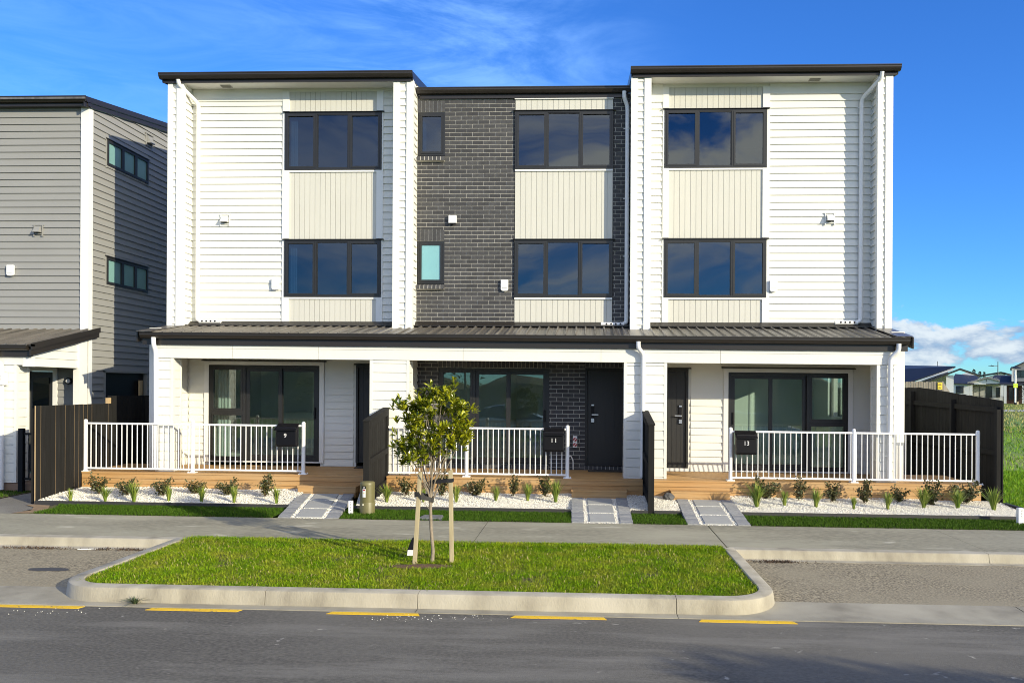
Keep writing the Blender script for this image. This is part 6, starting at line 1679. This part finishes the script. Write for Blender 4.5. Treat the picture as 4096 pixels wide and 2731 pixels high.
def round_tree(x, y, label, zc=3.4, r=1.5, rz=1.15):
    t = thing('roadside_tree', label, 'tree', (x, y, 0), 'dark pines on the skyline'); del t['group']
    MB().tube([(x, y, -.1), (x, y, zc)], [.08, .05], 9).build('trunk', BARK, t, False)
    r2 = random.Random(77); V, Fc = [], []
    for i in range(5200):
        d = Vector((r2.gauss(0, 1), r2.gauss(0, 1), r2.gauss(0, 1))).normalized(); q = r2.random() ** .45 * (1 + .10 * math.sin(d.x * 5) * math.sin(d.z * 4 + 1))
        c = Vector((x + d.x * r * q, y + d.y * r * q, zc + d.z * rz * q)); a = Vector((r2.gauss(0, 1), r2.gauss(0, 1), r2.gauss(0, 1))).normalized() * .12; u = a.cross(d).normalized() * .085
        b = len(V); V += [c - a, c + u, c + a, c - u]; Fc.append((b, b + 1, b + 2, b + 3))
    me = bpy.data.meshes.new('crown'); me.from_pydata([(v.x - x, v.y - y, v.z) for v in V], [], Fc); me.materials.append(LEAF); link(me, 'crown', t)
round_tree(13.6, -19.72, 'dense round tree across the street whose shadow falls on the road')

def car(x, y, ang, paint, label):
    """hatchback: lofted body, glazed cabin, four wheels; length runs along local x"""
    r = thing('parked_car', label, 'car', (x, y, gnd(x, -.16)), 'cars parked across the street')
    r.rotation_euler.z = ang
    def B(mb, nm, mt, par=None, sm=True, bv=0): 
        off = OFF[r.name].copy(); OFF[r.name] = Vector((0, 0, 0))
        par = par or r; keep = OFF.get(par.name); OFF[par.name] = Vector((0, 0, 0))
        o = mb.build(nm, mt, par, False, sm, bv); OFF[par.name] = keep; OFF[r.name] = off; return o
    st = [(-2.1, .55, .62, .62, .30), (-2.0, .72, .80, .78, .25), (-1.5, .80, .86, 1.00, .22), (-.7, .85, .88, 1.02, .20), (.5, .86, .88, 1.00, .20), (1.3, .84, .86, .95, .20), (1.9, .76, .80, .80, .22), (2.15, .6, .62, .62, .28)]
    mb = MB(); k = 10
    for (px_, w0, w1, zt, zb) in st:
        mb.v += [(px_, -w0 * .9, zb), (px_, -w0, zb + .15), (px_, -w1, zb + (zt - zb) * .55), (px_, -w1 * .95, zt - .06), (px_, -w1 * .75, zt), (px_, w1 * .75, zt), (px_, w1 * .95, zt - .06), (px_, w1, zb + (zt - zb) * .55), (px_, w0, zb + .15), (px_, w0 * .9, zb)]
    for i in range(len(st) - 1):
        for j in range(k): mb.f.append((i * k + j, (i + 1) * k + j, (i + 1) * k + (j + 1) % k, i * k + (j + 1) % k)); mb.m.append(0)
    mb.f += [tuple(range(k)), tuple(range((len(st) - 1) * k, len(st) * k))]; mb.m += [0, 0]
    body = B(mb, 'body', paint)
    cab = [(-1.95, .62, .98), (-1.45, .66, 1.40), (-.6, .68, 1.50), (.2, .67, 1.46), (1.15, .70, .97)]
    mb = MB(); n = 4
    for (px_, w0, zt) in cab: mb.v += [(px_, -.80, .95), (px_, -w0, zt), (px_, w0, zt), (px_, .80, .95)]
    for i in range(len(cab) - 1):
        for j in range(n): mb.f.append((i * n + j, (i + 1) * n + j, (i + 1) * n + (j + 1) % n, i * n + (j + 1) % n)); mb.m.append(0)
    mb.f += [(0, 1, 2, 3), tuple(range(16, 20))]; mb.m += [0, 0]
    B(mb, 'cabin', FGL)
    mb = MB(); mb.prism([(-1.5, -.665, 1.395), (-1.5, .665, 1.395), (-1.5, .64, 1.43), (-1.5, -.64, 1.43)], [(-.6, -.685, 1.49), (-.6, .685, 1.49), (-.6, .66, 1.53), (-.6, -.66, 1.53)]); mb.prism([(-.6, -.685, 1.49), (-.6, .685, 1.49), (-.6, .66, 1.53), (-.6, -.66, 1.53)], [(.25, -.675, 1.44), (.25, .675, 1.44), (.25, .65, 1.48), (.25, -.65, 1.48)]); B(mb, 'roof', paint, body)
    for sx in (-1.3, 1.35):
        for sy in (-.74, .74):
            mb = MB(); mb.tube([(sx, sy - .10, .31), (sx, sy + .10, .31)], .31, 22); wh = B(mb, 'wheel', TYRE)
            mb = MB(); s = 1 if sy > 0 else -1; mb.tube([(sx, sy + s * .09, .31), (sx, sy + s * .115, .31)], .20, 16); B(mb, 'rim', CHROME, wh)
    for sy in (-.58, .58):
        mb = MB(); mb.box(2.02, 2.13, sy - .16, sy + .16, .60, .72); B(mb, 'headlight', PVC)
        mb = MB(); mb.box(-2.10, -2.0, sy - .14, sy + .14, .66, .82); B(mb, 'tail_light', RED)
    return r
car(6.5, -14.35, 0.0, CARP, 'silver hatchback parked along the opposite kerb')
car(-3.0, -19.5, .04, mat('white_car_paint', (.75, .75, .76), .25, coat=.6), 'white hatchback parked on the verge across the street')
car(2.4, -20.2, .0, mat('black_car_paint', (.02, .02, .025), .2, coat=.6), 'black hatchback parked on the verge across the street')
